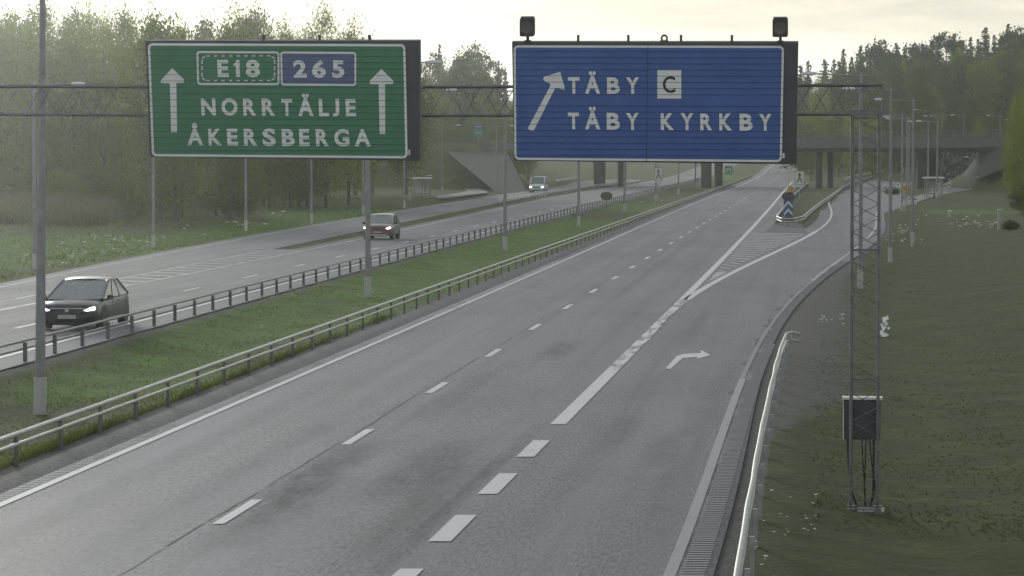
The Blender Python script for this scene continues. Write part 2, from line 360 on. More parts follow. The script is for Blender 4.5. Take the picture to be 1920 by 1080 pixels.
# ------------------------------------------------------------------ terrain sheet
def build_terrain():
    ys = [5.0]
    while ys[-1] < 2600: ys.append(ys[-1] + (2.2 if ys[-1] < 520 else ys[-1]*.012))
    ss = np.linspace(-1, 1, 261); ss = np.sign(ss)*np.abs(ss)**1.35
    v = []; f = []; nc = len(ss)
    for y in ys:
        for s in ss:
            x = s*(y+50)*.62 + .098*max(0, y)*(1-abs(s)); v.append((x, y, terr(x, y)))
    for i in range(len(ys)-1):
        for j in range(nc-1): a = i*nc+j; f.append((a, a+1, a+nc+1, a+nc))
    mb = MB(); mb.v = v; mb.f = f
    o = mb.build('ground', 'grass', smooth_=False, fix=False)
    for p in o.data.polygons: p.use_smooth = True
    at = o.data.attributes.new('gravel', 'FLOAT', 'POINT')
    def gv(x, y):
        if y > 430: return 0.
        a = f_asphR(min(y, 270)); s = x-a
        w = .5+2.3*smooth(56,72,y)*(1-smooth(100,150,y))
        g = 1-smooth(w*.2, w*1.5, s) if s > -.5 and y < 270 else 0.
        l = f_asphL(y)-x; g = max(g, 1-smooth(.3, .9, l) if -.5 < l < 1.5 else 0.)
        b = x-f_railO(y); g = max(g, 1-smooth(.3, 1.1, b) if -1.5 < b < 2 else 0.)
        b = f_rampF(min(y,420))-x; g = max(g, (1-smooth(.2, .8, b))*.8 if -.5 < b < 1 else 0.)
        return g
    at.data.foreach_set('value', [gv(p[0], p[1]) for p in v])
    LUSH = [(G(x, y), r) for x, y, r in ((600,582,5),(780,520,6),(850,495,7),(900,475,7),(450,610,4),(350,650,3),(300,700,3),(200,700,3),(660,560,6),(720,548,6),(560,596,4),(760,530,6),(690,575,5),(960,455,8),(1030,435,9),(1090,415,9),(1200,385,10),(60,462,14),(0,470,14),(130,455,12),(200,450,8),(-60,470,14),(480,432,8),(560,420,9),(660,400,12),(1010,440,8),(1830,392,7),(1380,334,20))]
    def lv(x, y):
        v_ = 0.
        for p, r in LUSH:
            d = math.hypot((x-p.x)*1.6, (y-p.y)*.55)/r
            if d < 1.6: v_ = max(v_, 1-smooth(.4, 1.6, d))
        return v_
    at = o.data.attributes.new('lush', 'FLOAT', 'POINT'); at.data.foreach_set('value', [lv(p[0], p[1]) for p in v])
    tag(o, kind='structure')
build_terrain()
# ------------------------------------------------------------------ roads
NOSE = 214.
mb = MB()
ribbon(mb, f_asphL, f_asphR, 8, NOSE); ribbon(mb, f_asphL, lambda y: f_right(y)+1.3, NOSE, 1500)
struct('road', mb, 'asphalt')
mb = MB(); ribbon(mb, f_asphL, lambda y: f_edgeL(y)-.42, 8, 460, .004); struct('hard_shoulder', mb, 'asphalt_dark')
mb = MB(); ribbon(mb, lambda y: f_asphR(y)-.42+.16*math.sin(y*.7)+.1*math.sin(y*1.9), f_asphR, 8, 150, .004, .8, .07); struct('hard_shoulder', mb, 'asphalt_dark')
mb = MB(); ribbon(mb, lambda y: f_gore(y)-1.0, lambda y: f_asphR(y), NOSE-1, 275, .004)
poly_g(mb, [G(1540,398), G(1562,378), G(1584,359), G(1612,345), G(1650,332), G(1712,321), G(1760,314), G(1790,316), G(1745,330), G(1715,341), G(1700,350), G(1693,371), G(1700,386), G(1662,398.5)], .002)
struct('slip_road', mb, 'asphalt')
SPLIT = 168.
mb = MB(); ribbon(mb, f_rampF, lambda y: f_railO(y)+.2, 8, SPLIT); ribbon(mb, lambda y: f_leftO(y)-.9, lambda y: f_railO(y)+.2, SPLIT, 1500); struct('opposite_carriageway', mb, 'asphalt_pale')
mb = MB(); ribbon(mb, f_rampF, lambda y: f_rampN(y)+.2, SPLIT-.5, 560, .003); struct('side_road', mb, 'asphalt_pale')
# footpaths and bus bay
mb = MB(); poly_g(mb, [G(826,374), G(908,364), G(915,360), G(890,350), G(862,344), G(812,341.5), G(812,345), G(850,347), G(868,352), G(876,358), G(860,362), G(816,368)], .02); struct('footpath', mb, 'path_asphalt')
mb = MB(); poly_g(mb, [Vector((p.x, p.y, 0)) for p in (G(1693,388), G(1755,368), G(1795,360), G(1842,353), G(1842,351), G(1812,354), G(1795,350), G(1782,346), G(1762,356), G(1722,367), G(1690,378))], .03); struct('footpath', mb, 'path_asphalt')
mb = MB()
for a, b in (((826,374),(908,364)),): 
    p, q = G(*a), G(*b); mb.tube([(p.x, p.y, .07), (q.x, q.y, .07)], .12, 4)
struct('kerb', mb, concrete)
mb = MB(); poly_g(mb, [G(1434,436), G(1446,424), G(1462,418), G(1500,418), G(1510,428), G(1514,440), G(1490,437)], .008); struct('gravel_patch', mb, MAT['concrete_dark'])
# ------------------------------------------------------------------ road markings
ZM = .010
def band(mb, f, w0, w1, y0, y1, z=ZM, near=2.): ribbon(mb, lambda y: f(y)+w0, lambda y: f(y)+w1, y0, y1, z, near)
mb = MB(); band(mb, f_edgeL, -.075, .085, 8, 1100); struct('edge_line', mb, 'road_paint')
mb = MB()
y = 30.
while y < 150: mb.quad(*[(f_edgeL(yy)+o, yy, ZM) for yy, o in ((y,-.36),(y,-.10),(y+.12,-.10),(y+.12,-.36))]); y += .26
struct('rumble_strip', mb, 'worn_paint')
mb = MB()
for k in range(-1, 60):
    y = 44.65 + 12.07*k; band(mb, f_lane, -.085, .085, y, y+3.1)
struct('lane_dashes', mb, 'road_paint')
mb = MB()
for y in (30.7, 36.75, 42.65, 48.55, 54.5-.05): band(mb, f_right, -.155, .155, y, y+3.1)
band(mb, f_right, -.155, .155, 60.9, 76)
band(mb, f_right, -.15, .12, 112, 520)
band(mb, f_gore, -.13, .15, 112, 205); band(mb, f_gore, -.08, .08, 205, 370)
struct('exit_line', mb, 'road_paint')
mb = MB(); band(mb, f_right, -.15, .15, 76, 88); ribbon(mb, lambda y: f_right(y)-.15, lambda y: max(f_right(y)+.12, f_gore(y)+.15), 88, 112, ZM); struct('exit_line', mb, 'peeling_paint')
mb = MB(); ribbon(mb, lambda y: f_right(y)+.28, lambda y: f_gore(y)-.26, 124, 137, ZM); struct('gore_tip', mb, 'worn_paint')
mb = MB()
for k in range(21):
    y = 139 + 3.05*k
    a, b = f_right(y)+.3, f_gore(y-2.5)-.3
    mb.quad((a, y, ZM), (b, y-2.2, ZM), (b, y-.9, ZM), (a, y+1.3, ZM))
struct('gore_stripes', mb, 'worn_paint')
mb = MB(); band(mb, f_edgeR, -.06, .10, 8, 73); struct('edge_line', mb, 'grey_paint')
mb = MB(); band(mb, f_edgeR, -.07, .07, 128, 272); struct('edge_line', mb, 'worn_paint')
mb = MB(); band(mb, f_edgeR, -.05, .06, 73, 128); struct('edge_line', mb, 'faint_paint')
mb = MB()
y = 30.
while y < 86: mb.quad(*[(f_edgeR(yy)+o, yy, ZM) for yy, o in ((y,.15),(y,.46),(y+.11,.46),(y+.11,.15))]); y += .235
struct('rumble_strip', mb, 'grey_paint')
def pc(x, y): return (960+x/3.375, 500+y/3.375)
mb = MB(); poly_px(mb, [pc(*p) for p in ((972,645),(1003,650),(1080,580),(1175,574),(1168,588),(1257,562),(1192,528),(1197,548),(1078,555),(1040,570))], ZM); struct('turn_arrow', mb, 'road_paint')
mb = MB()
for k in range(0, 60):
    y = 93.75+12.32*(k-1); band(mb, f_laneO, -.08, .08, y, y+3.0)
band(mb, lambda y: f_railO(y)-.95, -.08, .08, 50, 560)
struct('lane_dashes', mb, 'road_paint')
mb = MB(); band(mb, f_leftO, -.10, .10, 60, 560); band(mb, f_rampN, -.08, .06, 60, 165); band(mb, lambda y: f_rampF(y)+.7, -.05, .05, 60, 330); struct('edge_line', mb, 'worn_paint')
mb = MB()
for k in range(16):
    y = 125+2.75*k
    a, b = f_rampN(y)+.12, f_leftO(y-1.5)-.12
    if b-a > .35: mb.quad((a, y, ZM), (b, y-1.3, ZM), (b, y-.5, ZM), (a, y+.8, ZM))
struct('gore_stripes', mb, 'grey_paint')
# tarred seam beside the lane dashes and old patches
mb = MB(); jj = [0.]
def seam_l(y):
    jj[0] = jj[0]*.8+random.uniform(-.02,.02); return f_lane(y)-.20+jj[0]
yy = 30.
while yy < 300:
    ln = random.uniform(2, 9); ribbon(mb, seam_l, lambda y: f_lane(y)-.195+jj[0]+random.uniform(.003,.028), yy, yy+ln, .007, .45); yy += ln+random.uniform(0, 1.6)
struct('tar_seam', mb, pm('tar', (.055,.055,.056), (.042,.042,.043), 6, .8))
def stain_mat():
    m, N, L, B = nodes_of('road_stain'); p = N.new('ShaderNodeNewGeometry').outputs['Position']
    at = N.new('ShaderNodeAttribute'); at.attribute_name = 'fade'
    n = noise(N, L, road_vec(N, L, (.35, 1.6, 1)), 1.0, 6, .75)
    a = N.new('ShaderNodeMath'); a.operation = 'MULTIPLY'; L.new(at.outputs['Fac'], a.inputs[0]); L.new(ramp(N, L, n, .30, .70), a.inputs[1])
    B.inputs['Base Color'].default_value = (.026, .026, .027, 1); B.inputs['Roughness'].default_value = .9; L.new(a.outputs[0], B.inputs['Alpha']); MAT['road_stain'] = m
stain_mat()
def stains(items):
    mb = MB(); fa = []
    for f, w0, w1, y0, y1, k in items:
        b = len(mb.v); nx, ny = 8, 16
        for j in range(ny+1):
            for i in range(nx+1):
                u, v = i/nx, j/ny; y = lerp_(y0, y1, v); mb.v.append((f(y)+lerp_(w0, w1, u), y, .005)); fa.append(.58*k*math.sin(math.pi*u)**.8*math.sin(math.pi*v)**.8)
        for j in range(ny):
            for i in range(nx): q = b+j*(nx+1)+i; mb.f.append((q, q+1, q+nx+2, q+nx+1))
    o = struct('road_stain', mb, 'road_stain'); at = o.data.attributes.new('fade', 'FLOAT', 'POINT'); at.data.foreach_set('value', fa)
def lerp_(a, b, t): return a+(b-a)*t
stains([(f_lane, -.25, .9, 45, 58, .95), (f_lane, -.1, 1.2, 41, 52, .6), (f_lane, 1.3, 2.6, 47, 58, .75), (f_lane, 2.1, 3.2, 38, 56, .45), (f_right, -.55, -.18, 36, 62, .7), (f_lane, 1.1, 2.1, 79, 88, .7), (f_lane, .3, 1.0, 60, 78, .35), (f_lane, -1.4, -.6, 36, 75, .28), (f_lane, -3.0, -2.2, 36, 80, .28), (f_right, 1.0, 1.7, 55, 64, .4), (f_right, 1.9, 2.7, 52, 60, .45), (f_right, .9, 1.5, 84, 110, .35), (f_lane, .6, 1.4, 90, 200, .25), (f_lane, 2.4, 3.1, 90, 200, .22), (f_lane, -1.5, -.7, 90, 220, .22), (f_lane, -3.2, -2.4, 90, 220, .22), (f_right, .8, 1.5, 36, 75, .28), (f_right, 2.4, 3.1, 36, 80, .28)])
# ------------------------------------------------------------------ guardrails
def guardrail(label, pts, spacing=3.1, htop=.545, hlow=.37, rt=.042, rl=.033, post=(.10,.055), rail_mat=rail_steel, pm_=post_steel, group=None, offs=0., side=.07, ph=.50):
    """two-rail pipe barrier along pts (x, y, ground z)"""
    pts = [Vector(p) for p in pts]; root = thing('guardrail', label, 'guardrail', pts[0], 0, group)
    o = pts[0]; top = MB(); low = MB()
    top.tube([p-o+Vector((0,0,htop)) for p in pts], rt, 10); low.tube([p-o+Vector((0,0,hlow)) for p in pts], rl, 10)
    top.build('top_rail', rail_mat, root, smooth_=True); low.build('lower_rail', rail_mat, root, smooth_=True)
    pmb = MB(); pmb.box((0,0,ph/2-.15), (post[1], post[0], ph+.3)); proto = None
    acc = offs; ps = []
    for a, b in zip(pts, pts[1:]):
        L = (b-a).length; t = acc
        while t < L:
            ps.append((a+(b-a)*(t/L), math.atan2(b.y-a.y, b.x-a.x)-math.pi/2)); t += spacing
        acc = t-L
    far = MB()
    ps.sort(key=lambda q: q[0].length)
    for i, (p, ang) in enumerate(ps):
        n = Vector((math.cos(ang), math.sin(ang), 0))*side
        if i < 98:
            if proto is None: proto = ob = pmb.build('post', pm_, root)
            else: ob = proto.copy(); COL.objects.link(ob); ob.parent = root
            ob.location = p-o+n; ob.rotation_euler = (0, 0, ang)
        else: far.box(p-o+n+Vector((0,0,ph/2-.15)), (post[1], post[0], ph+.3), Matrix.Rotation(ang, 3, 'Z'))
    if far.v: tag(far.build('posts', pm_, root), kind='stuff')
    return root
def path(f, y0, y1, step=3.1, z=None, wob=0.):
    n = max(2, int((y1-y0)/step)); return [(f(y)+random.uniform(-wob, wob), y, (terr(f(y), y)+.05 if z is None else z) + far_z(y)*0) for y in np.linspace(y0, y1, n)]
guardrail('long two-pipe guardrail on the grass side of the near carriageway', path(f_railL, 31, 610, 6, 0), 3.12, offs=.35, side=-.06)
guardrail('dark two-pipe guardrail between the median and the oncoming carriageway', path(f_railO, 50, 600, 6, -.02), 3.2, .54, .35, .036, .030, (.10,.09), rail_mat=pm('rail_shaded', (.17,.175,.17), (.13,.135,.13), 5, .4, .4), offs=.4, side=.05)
rp = [(f_railR(y)+random.uniform(-.014,.014), y, -.02) for y in np.arange(24, 84.5, 3.05)]
e = rp[-1]; rp += [(e[0]+.22, e[1]+.8, -.03), (e[0]+.42, e[1]+1.1, -.10)]
guardrail('wavy pale guardrail at the bottom right beside the exit lane', rp, 3.05, .56, .36, .038, .028, (.08,.06), rail_mat=pm('rail_bright', (.40,.40,.36), (.30,.30,.27), 4, .55, .1), offs=.2, side=.10, pm_=galv)
isl = [G(1515,350), G(1498,365), G(1484,380), G(1471,400), G(1460,414), G(1457,421), G(1466,425), G(1489,425), G(1507,420), G(1518,409), G(1528,400), G(1542,388), G(1556,378), G(1570,367), G(1581,357), G(1600,347), G(1640,334)]
guardrail('guardrail bent in a U around the nose of the exit island', [(p.x, p.y, 0) for p in isl], 3.0, .56, .36, .05, .04, rail_mat=rail_steel, offs=.3, side=-.05)
li = [(934,388), (975,380), (1040,366), (1100,357), (1150,351), (1200,346)]
guardrail('pale guardrail between the side road and the oncoming carriageway by the white van', [(G(*p).x, G(*p).y, 0) for p in li], 4.0, .6, .42, .055, .045, side=.05)
li = [(1042,346), (1068,342), (1085,339)]
guardrail('short guardrail at the loop road left of the first bridge pier', [(G(*p).x, G(*p).y, .0) for p in li], 4.0, .65, .45, .07, .06)
li = [(1600,350), (1630,340), (1660,333), (1715,324)]
guardrail('guardrail along the slip road beneath the bridge', [(G(*p).x, G(*p).y+12, .25) for p in li], 4.0, .9, .65, .07, .06)
# ------------------------------------------------------------------ overpass
def lerp(a, b, t): return a+(b-a)*t
def deck_top(x): return lerp(6.13, 7.15, (x+8)/68)
def build_bridge():
    root = thing('overpass', 'grey concrete road bridge with steel railing crossing over all carriageways', 'bridge', (33, bridge_y(33), 0)); o = Vector(root.location)
    def sec(x, y0, y1, z0, z1): by = bridge_y(x); return [Vector((x, by+y0, z0))-o, Vector((x, by+y1, z0))-o, Vector((x, by+y1, z1))-o, Vector((x, by+y0, z1))-o]
    xs = [-75, -40, -8, 20, 45, 60, 80, 120]
    m = MB(); m.loft([sec(x, -6, 6, deck_top(x)-lerp(.82, 1.6, (min(max(x,-8),60)+8)/68), deck_top(x)) for x in xs]); m.build('deck', concrete, root)
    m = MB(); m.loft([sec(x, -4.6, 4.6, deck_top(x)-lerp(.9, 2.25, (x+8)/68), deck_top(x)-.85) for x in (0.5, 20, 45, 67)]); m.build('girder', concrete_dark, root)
    for s in (-1, 1):
        m = MB()
        for h in (.75, .42, .14): m.tube([Vector((x, bridge_y(x)+s*5.8, deck_top(x)+h))-o for x in xs], .045 if h > .5 else .03, 6)
        for x in np.arange(-70, 118, 2.0): m.box((x-o.x, bridge_y(x)+s*5.8-o.y, deck_top(x)+.36-o.z), (.06, .08, .80))
        m.build('railing', post_steel, root)
    for px, w, dy in ((1124, 1.75, -1.5), (1324, 1.5, -1.5), (1535, 1.0, -1.5), (1730, 1.7, -1.5), (1166, 1.3, 3.4), (1347, 1.2, 3.4), (1556, .9, 3.4), (1746, 1.2, 3.4)):
        x = (px-960)/F*445; by = bridge_y(x)
        for _ in range(3): x = (px-960)/F*(bridge_y(x)+dy)
        by = bridge_y(x)+dy; zt = deck_top(x)-1.75
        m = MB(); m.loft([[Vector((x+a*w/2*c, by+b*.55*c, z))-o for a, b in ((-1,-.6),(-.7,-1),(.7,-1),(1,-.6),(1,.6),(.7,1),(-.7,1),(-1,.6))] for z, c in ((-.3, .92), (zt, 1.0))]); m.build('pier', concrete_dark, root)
    return root
build_bridge()
def abutment(name, label, tl, tr, bl, br, yb, mat_):
    """paved slope under a bridge end: top edge tl-tr, bottom edge bl-br, back at yb"""
    m = MB(); a, b, c, d = (Vector(p) for p in (tl, tr, br, bl)); 
    n = 10
    L = [a.lerp(d, i/n) for i in range(n+1)]; R = [b.lerp(c, i/n) for i in range(n+1)]
    for i in range(n): m.quad(L[i], R[i], R[i+1]+Vector((0,0,.02)), L[i+1]+Vector((0,0,.02)))
    B2 = Vector((b.x, yb, b.z)); C2 = Vector((c.x, yb, c.z)); A2 = Vector((a.x, yb, a.z)); D2 = Vector((d.x, yb, d.z))
    m.quad(b, B2, C2, c); m.quad(a, d, D2, A2); m.quad(a, A2, B2, b); m.quad(d, c, C2, D2); m.quad(A2, D2, C2, B2)
    return tag(m.build(name, mat_, loc=d), label, 'abutment')
def paving_mat():
    m, N, L, B = nodes_of('paving_blocks')
    tc = N.new('ShaderNodeTexCoord'); b = N.new('ShaderNodeTexBrick'); L.new(tc.outputs['Object'], b.inputs['Vector'])
    mp = N.new('ShaderNodeMapping'); L.new(tc.outputs['Object'], mp.inputs[0]); mp.inputs['Rotation'].default_value = (math.radians(60), 0, 0); L.new(mp.outputs[0], b.inputs['Vector'])
    b.inputs['Scale'].default_value = 1.0; b.inputs['Brick Width'].default_value = 1.0; b.inputs['Row Height'].default_value = .5; b.inputs['Mortar Size'].default_value = .04
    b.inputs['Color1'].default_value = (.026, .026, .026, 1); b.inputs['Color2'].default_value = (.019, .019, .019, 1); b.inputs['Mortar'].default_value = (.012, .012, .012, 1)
    L.new(b.outputs['Color'], B.inputs['Base Color']); B.inputs['Roughness'].default_value = .9; return m
PAV = paving_mat()
yb = bridge_y(0)-5.6
abutment('abutment', 'paved slope of the left bridge end beside the white van', (P(835, 282, yb).x, yb, 5.2), (P(949, 282, yb).x, yb, 5.2), (P(930, 361, 398).x, 398, -.1), (P(988, 362, 396).x, 396, -.1), yb+9, PAV)
yb = bridge_y(68)-5.6
abutment('abutment', 'paved slope of the right bridge end above the footpath', (P(1866, 276, yb).x, yb, 5.7), (P(1960, 276, yb).x, yb, 5.9), (P(1845, 322, yb-12).x, yb-12, 1.7), (P(1900, 305, yb-12).x, yb-12, 3.4), yb+9, PAV)
def rock_wall():
    m = MB(); nx, nz = 46, 14; x0, x1 = P(1750, 300, 462).x, P(1872, 300, 458).x
    g = [[Vector((lerp(x0, x1, i/nx), 463-.04*i + RNG.uniform(-.5, .5), lerp(-.5, 5.6, k/nz) + (RNG.uniform(-.15,.15)))) for k in range(nz+1)] for i in range(nx+1)]
    for i in range(nx):
        for k in range(nz): m.quad(g[i][k], g[i+1][k], g[i+1][k+1], g[i][k+1])
    for i in range(nx):
        a, b = g[i][nz], g[i+1][nz]; m.quad(a, b, b+Vector((0,2.5,.2)), a+Vector((0,2.5,.2)))
    tag(m.build('rock_wall', pm('rough_rock', (.17, .165, .16), (.05, .05, .05), 1.1, .9, 0, .5, lo=.4, hi=.6), loc=g[0][0]), 'rough grey rock face under the right span of the bridge', 'rock wall')
rock_wall()
# ------------------------------------------------------------------ gantry and its signs
PSI, TILT = math.radians(7.0), math.radians(10.0)
R_ = Vector((math.cos(PSI), -math.sin(PSI), 0)); N0 = Vector((-math.sin(PSI), -math.cos(PSI), 0))
U_ = (Vector((0,0,1))*math.cos(TILT) + N0*math.sin(TILT)).normalized(); N_ = R_.cross(U_)*1.0
if N_.y > 0: N_ = -N_
C0 = P(1215, 192, 47.2)
def sp(px, py):
    d = ray(px, py); t = (C0-Vector((0,0,H))).dot(N_)/d.dot(N_); q = Vector((0,0,H))+d*t - C0
    return (q.dot(R_), q.dot(U_))
def plane_prism(mb, pts, front, depth): mb.prism([sp(*p) for p in pts], C0+N_*front, R_, U_, N_, depth)
def inset(poly, k):
    c = [sum(p[i] for p in poly)/len(poly) for i in (0, 1)]
    return poly
def round_rect(x0, y0, x1, y1, r, n=4):
    out = []
    for cx, cy, a0 in ((x1-r, y1-r, 0), (x0+r, y1-r, 90), (x0+r, y0+r, 180), (x1-r, y0+r, 270)):
        for k in range(n+1): a = math.radians(a0+90*k/n); out.append((cx+r*math.cos(a), cy+r*math.sin(a)))
    return out
def frame_ring(mb, quad, wpx, front, depth, r=7):
    """rounded border: quad = 4 photo corners (tl, tr, br, bl)"""
    q = [Vector(sp(*p)) for p in quad]; mpp = (q[1]-q[0]).length/math.hypot(quad[1][0]-quad[0][0], quad[1][1]-quad[0][1])
    w = wpx*mpp; rr = r*mpp
    W = (q[1]-q[0]).length; Hh = (q[0]-q[3]).length
    def warp(p):
        u, v = p[0]/W, p[1]/Hh
        a = q[3].lerp(q[2], u); b = q[0].lerp(q[1], u); return a.lerp(b, v)
    outer = [warp(p) for p in round_rect(0, 0, W, Hh, rr)]; inner = [warp(p) for p in round_rect(w, w, W-w, Hh-w, max(rr-w, .004))]
    n = len(outer); b0 = len(mb.v)
    for ring, f in ((outer, front), (inner, front), (outer, front-depth), (inner, front-depth)):
        mb.v += [tuple(C0+N_*f+R_*p.x+U_*p.y) for p in ring]
    for i in range(n):
        j = (i+1) % n
        mb.f += [(b0+i, b0+j, b0+n+j, b0+n+i), (b0+i, b0+2*n+i, b0+2*n+j, b0+j), (b0+n+i, b0+n+j, b0+3*n+j, b0+3*n+i)]
def round_face(mb, quad, front, depth, r=7, ins=0.):
    q = [Vector(sp(*p)) for p in quad]; mpp = (q[1]-q[0]).length/math.hypot(quad[1][0]-quad[0][0], quad[1][1]-quad[0][1])
    W = (q[1]-q[0]).length; Hh = (q[0]-q[3]).length; i = ins*mpp
    def warp(p): u, v = p[0]/W, p[1]/Hh; return q[3].lerp(q[2], u).lerp(q[0].lerp(q[1], u), v)
    mb.prism([tuple(warp(p)) for p in round_rect(i, i, W-i, Hh-i, r*mpp)], C0+N_*front, R_, U_, N_, depth)
GLY = {}
GLY1 = (np.array([(.0,.72),(.0,.60),(.35,.72),(.35,0),(1,0),(1,1),(.55,1),(.35,.86)]), [(0,1,2),(0,2,7),(2,3,4),(2,4,5),(2,5,6),(2,6,7)])
def glyph(ch, bold):
    if ch == '1': return GLY1
    if (ch, bold) not in GLY:
        cu = bpy.data.curves.new('glyph', 'FONT'); cu.body = ch; cu.offset = bold; cu.resolution_u = 4
        ob = bpy.data.objects.new('glyph', cu); COL.objects.link(ob); bpy.context.view_layer.update()
        me = bpy.data.meshes.new_from_object(ob.evaluated_get(bpy.context.evaluated_depsgraph_get()))
        v = np.array([(p.co.x, p.co.y) for p in me.vertices]); f = [tuple(p.vertices) for p in me.polygons]
        bpy.data.objects.remove(ob); bpy.data.curves.remove(cu); bpy.data.meshes.remove(me); GLY[(ch, bold)] = (v, f)
    return GLY[(ch, bold)]
def letters(mb, items, front, bold=.036):
    for ch, x0, y0, x1, y1 in items:      # photo box: top-left, bottom-right
        v, f = glyph(ch, bold); lo, hi = v.min(0), v.max(0)
        a0, b0 = sp(x0, y1); a1, b1 = sp(x1, y0); b = len(mb.v)
        for p in v:
            t = (p-lo)/(hi-lo); q = C0+N_*front+R_*lerp(a0, a1, t[0])+U_*lerp(b0, b1, t[1]); mb.v.append(tuple(q))
        mb.f += [tuple(b+i for i in t) for t in f]
def scl(items, k, ox, oy): return [(c, ox+x0/k, oy+y0/k, ox+x1/k, oy+y1/k) for c, x0, y0, x1, y1 in items]
def g2(x, y): return (240+x/3.31, 60+y/3.31)
def b2(x, y): return (940+x/3.31, 20+y/3.31)
def loc_build(mb, root, name, m):
    o = Vector(root.location); mb.v = [(a-o.x, b-o.y, c-o.z) for a, b, c in mb.v]; return mb.build(name, m, root, fix=True)
def seams(mb, x0, x1, y0, y1, step, slope=0.):
    y = y0
    while y < y1:
        plane_prism(mb, [(x0, y+.42), (x1, y+.42+slope), (x1, y-.42+slope), (x0, y-.42)], .0105, .004); y += step
def build_signs():
    # green sign
    root = thing('gantry_sign', 'green direction sign with two upward arrows hanging from the gantry', 'road sign', C0 + R_*sp(520, 300)[0] + U_*sp(520, 300)[1])
    m = MB(); plane_prism(m, [(272,77),(786.5,76.5),(787.5,302),(281,295)], -.02, .14); loc_build(m, root, 'housing', dark_frame)
    m = MB(); Q = [(277,81),(760,82.7),(764.5,297),(285,293)]; round_face(m, Q, 0, .05, 9, .6); loc_build(m, root, 'face', sign_green)
    m = MB(); frame_ring(m, Q, 4.3, .005, .01, 9); loc_build(m, root, 'border', sign_white)
    for nm, q, r, mt in (('route_panel', [(368.5,95.7),(524,96.5),(524,159.5),(370,159)], 6, sign_green), ('route_panel', [(525.5,96.5),(668,97.5),(668,161),(527,160)], 6, sign_blue2)):
        m = MB(); round_face(m, q, .004, .006, r, .4); pn = loc_build(m, root, nm, mt)
        m = MB(); frame_ring(m, q, 3.4, .007, .004, r); loc_build(m, root, 'panel_border', sign_white)
    m = MB(); T, B_, Lx, Rx = g2(0,148)[1], g2(0,302)[1], g2(460,0)[0], g2(910,0)[0]
    for k in range(9):
        x = Lx+11+k*(Rx-Lx-22)/8; 
        for y in (T, B_): plane_prism(m, [(x-3.1,y-1.4),(x+3.1,y-1.4),(x+3.1,y+1.4),(x-3.1,y+1.4)], .0075, .004)
    for x in (Lx, Rx):
        for k in range(3):
            y = T+11.5+k*(B_-T-23)/2; plane_prism(m, [(x-1.4,y-3.2),(x+1.4,y-3.2),(x+1.4,y+3.2),(x-1.4,y+3.2)], .0075, .004)
        sx = 1 if x == Lx else -1
        for y, sy in ((T, 1), (B_, -1)):
            p = [(x, y+sy*6), (x+sx*1.2, y+sy*2.4), (x+sx*5.5, y), (x+sx*5.5, y+sy*2.4), (x+sx*2.6, y+sy*3.6), (x+sx*2.2, y+sy*6.2)]; plane_prism(m, p, .0075, .004)
    loc_build(m, root, 'dashed_frame', sign_white)
    for nm, it in (('lettering', [('N',457,412,542,517),('O',583,410,678,519),('R',717,413,793,518),('R',833,413,910,519),('T',955,415,1018,520),('Ä',1058,380,1148,521),('L',1187,415,1245,522),('J',1272,415,1310,523),('E',1353,416,1413,522)]),
                   ('lettering', [('Å',370,564,462,702),('K',502,600,580,703),('E',618,600,680,703),('R',722,600,800,705),('S',838,599,915,707),('B',957,602,1033,707),('E',1065,602,1125,707),('R',1168,603,1245,708),('G',1282,602,1372,710),('A',1408,603,1505,709)]),
                   ('route_number', [('E',558,172,622,278),('1',658,172,692,278),('8',733,172,817,280)]), ('route_number', [('2',1028,175,1107,282),('6',1145,174,1226,284),('5',1268,176,1341,284)])):
        m = MB(); letters(m, scl(it, 3.31, 240, 60), .0085); loc_build(m, root, nm, sign_white)
    for pts in ([(275,224),(349,296),(347,314),(300,317),(305,622),(268,622),(260,318),(206,316),(204,300)], [(1573,229),(1648,303),(1645,322),(1596,324),(1597,632),(1562,632),(1556,324),(1503,323),(1500,304)]):
        m = MB(); plane_prism(m, [g2(*p) for p in pts], .0075, .006); loc_build(m, root, 'arrow', sign_white)
    m = MB(); seams(m, 278, 761, 92.5, 292, 11.8, 1.5); loc_build(m, root, 'plank_seams', seam_g)
    m = MB()
    for x in (493, 598, 692): plane_prism(m, [(x-2.5,66),(x+2.5,66),(x+2.5,77),(x-2.5,77)], -.04, .03)
    loc_build(m, root, 'top_brackets', dark_frame)
    m = MB(); plane_prism(m, [(765.5,281),(768.5,281),(768.5,291),(765.5,291)], -.015, .006); loc_build(m, root, 'sticker', sign_white)
    # blue sign
    root = thing('gantry_sign', 'large blue exit sign with a slanted arrow and two square lamps on top', 'road sign', C0 + R_*sp(1220, 303)[0] + U_*sp(1220, 303)[1])
    m = MB(); plane_prism(m, [(959.6,79),(1496.5,79.5),(1493,308.5),(963.5,301.5)], -.02, .14); loc_build(m, root, 'housing', dark_frame)
    m = MB(); Q = [(963,85),(1470,86),(1466,304),(964.5,299.5)]; round_face(m, Q, 0, .05, 9, .6); loc_build(m, root, 'face', sign_blue)
    m = MB(); frame_ring(m, Q, 4.0, .005, .01, 9); loc_build(m, root, 'border', sign_white)
    for it in ([('T',415,412,485,515),('Ä',520,375,612,515),('B',657,413,735,516),('Y',775,413,855,516)], [('T',415,632,482,735),('Ä',520,595,612,736),('B',655,633,735,738),('Y',775,634,853,740)], [('K',990,636,1070,740),('Y',1113,636,1192,741),('R',1235,638,1308,742),('K',1353,637,1432,743),('B',1479,639,1560,744),('Y',1600,640,1676,745)]):
        m = MB(); letters(m, scl(it, 3.31, 940, 20), .0085); loc_build(m, root, 'lettering', sign_white)
    m = MB(); plane_prism(m, [b2(968,368), b2(1117,368), b2(1117,545), b2(968,545)], .006, .005); pl = loc_build(m, root, 'white_panel', sign_white)
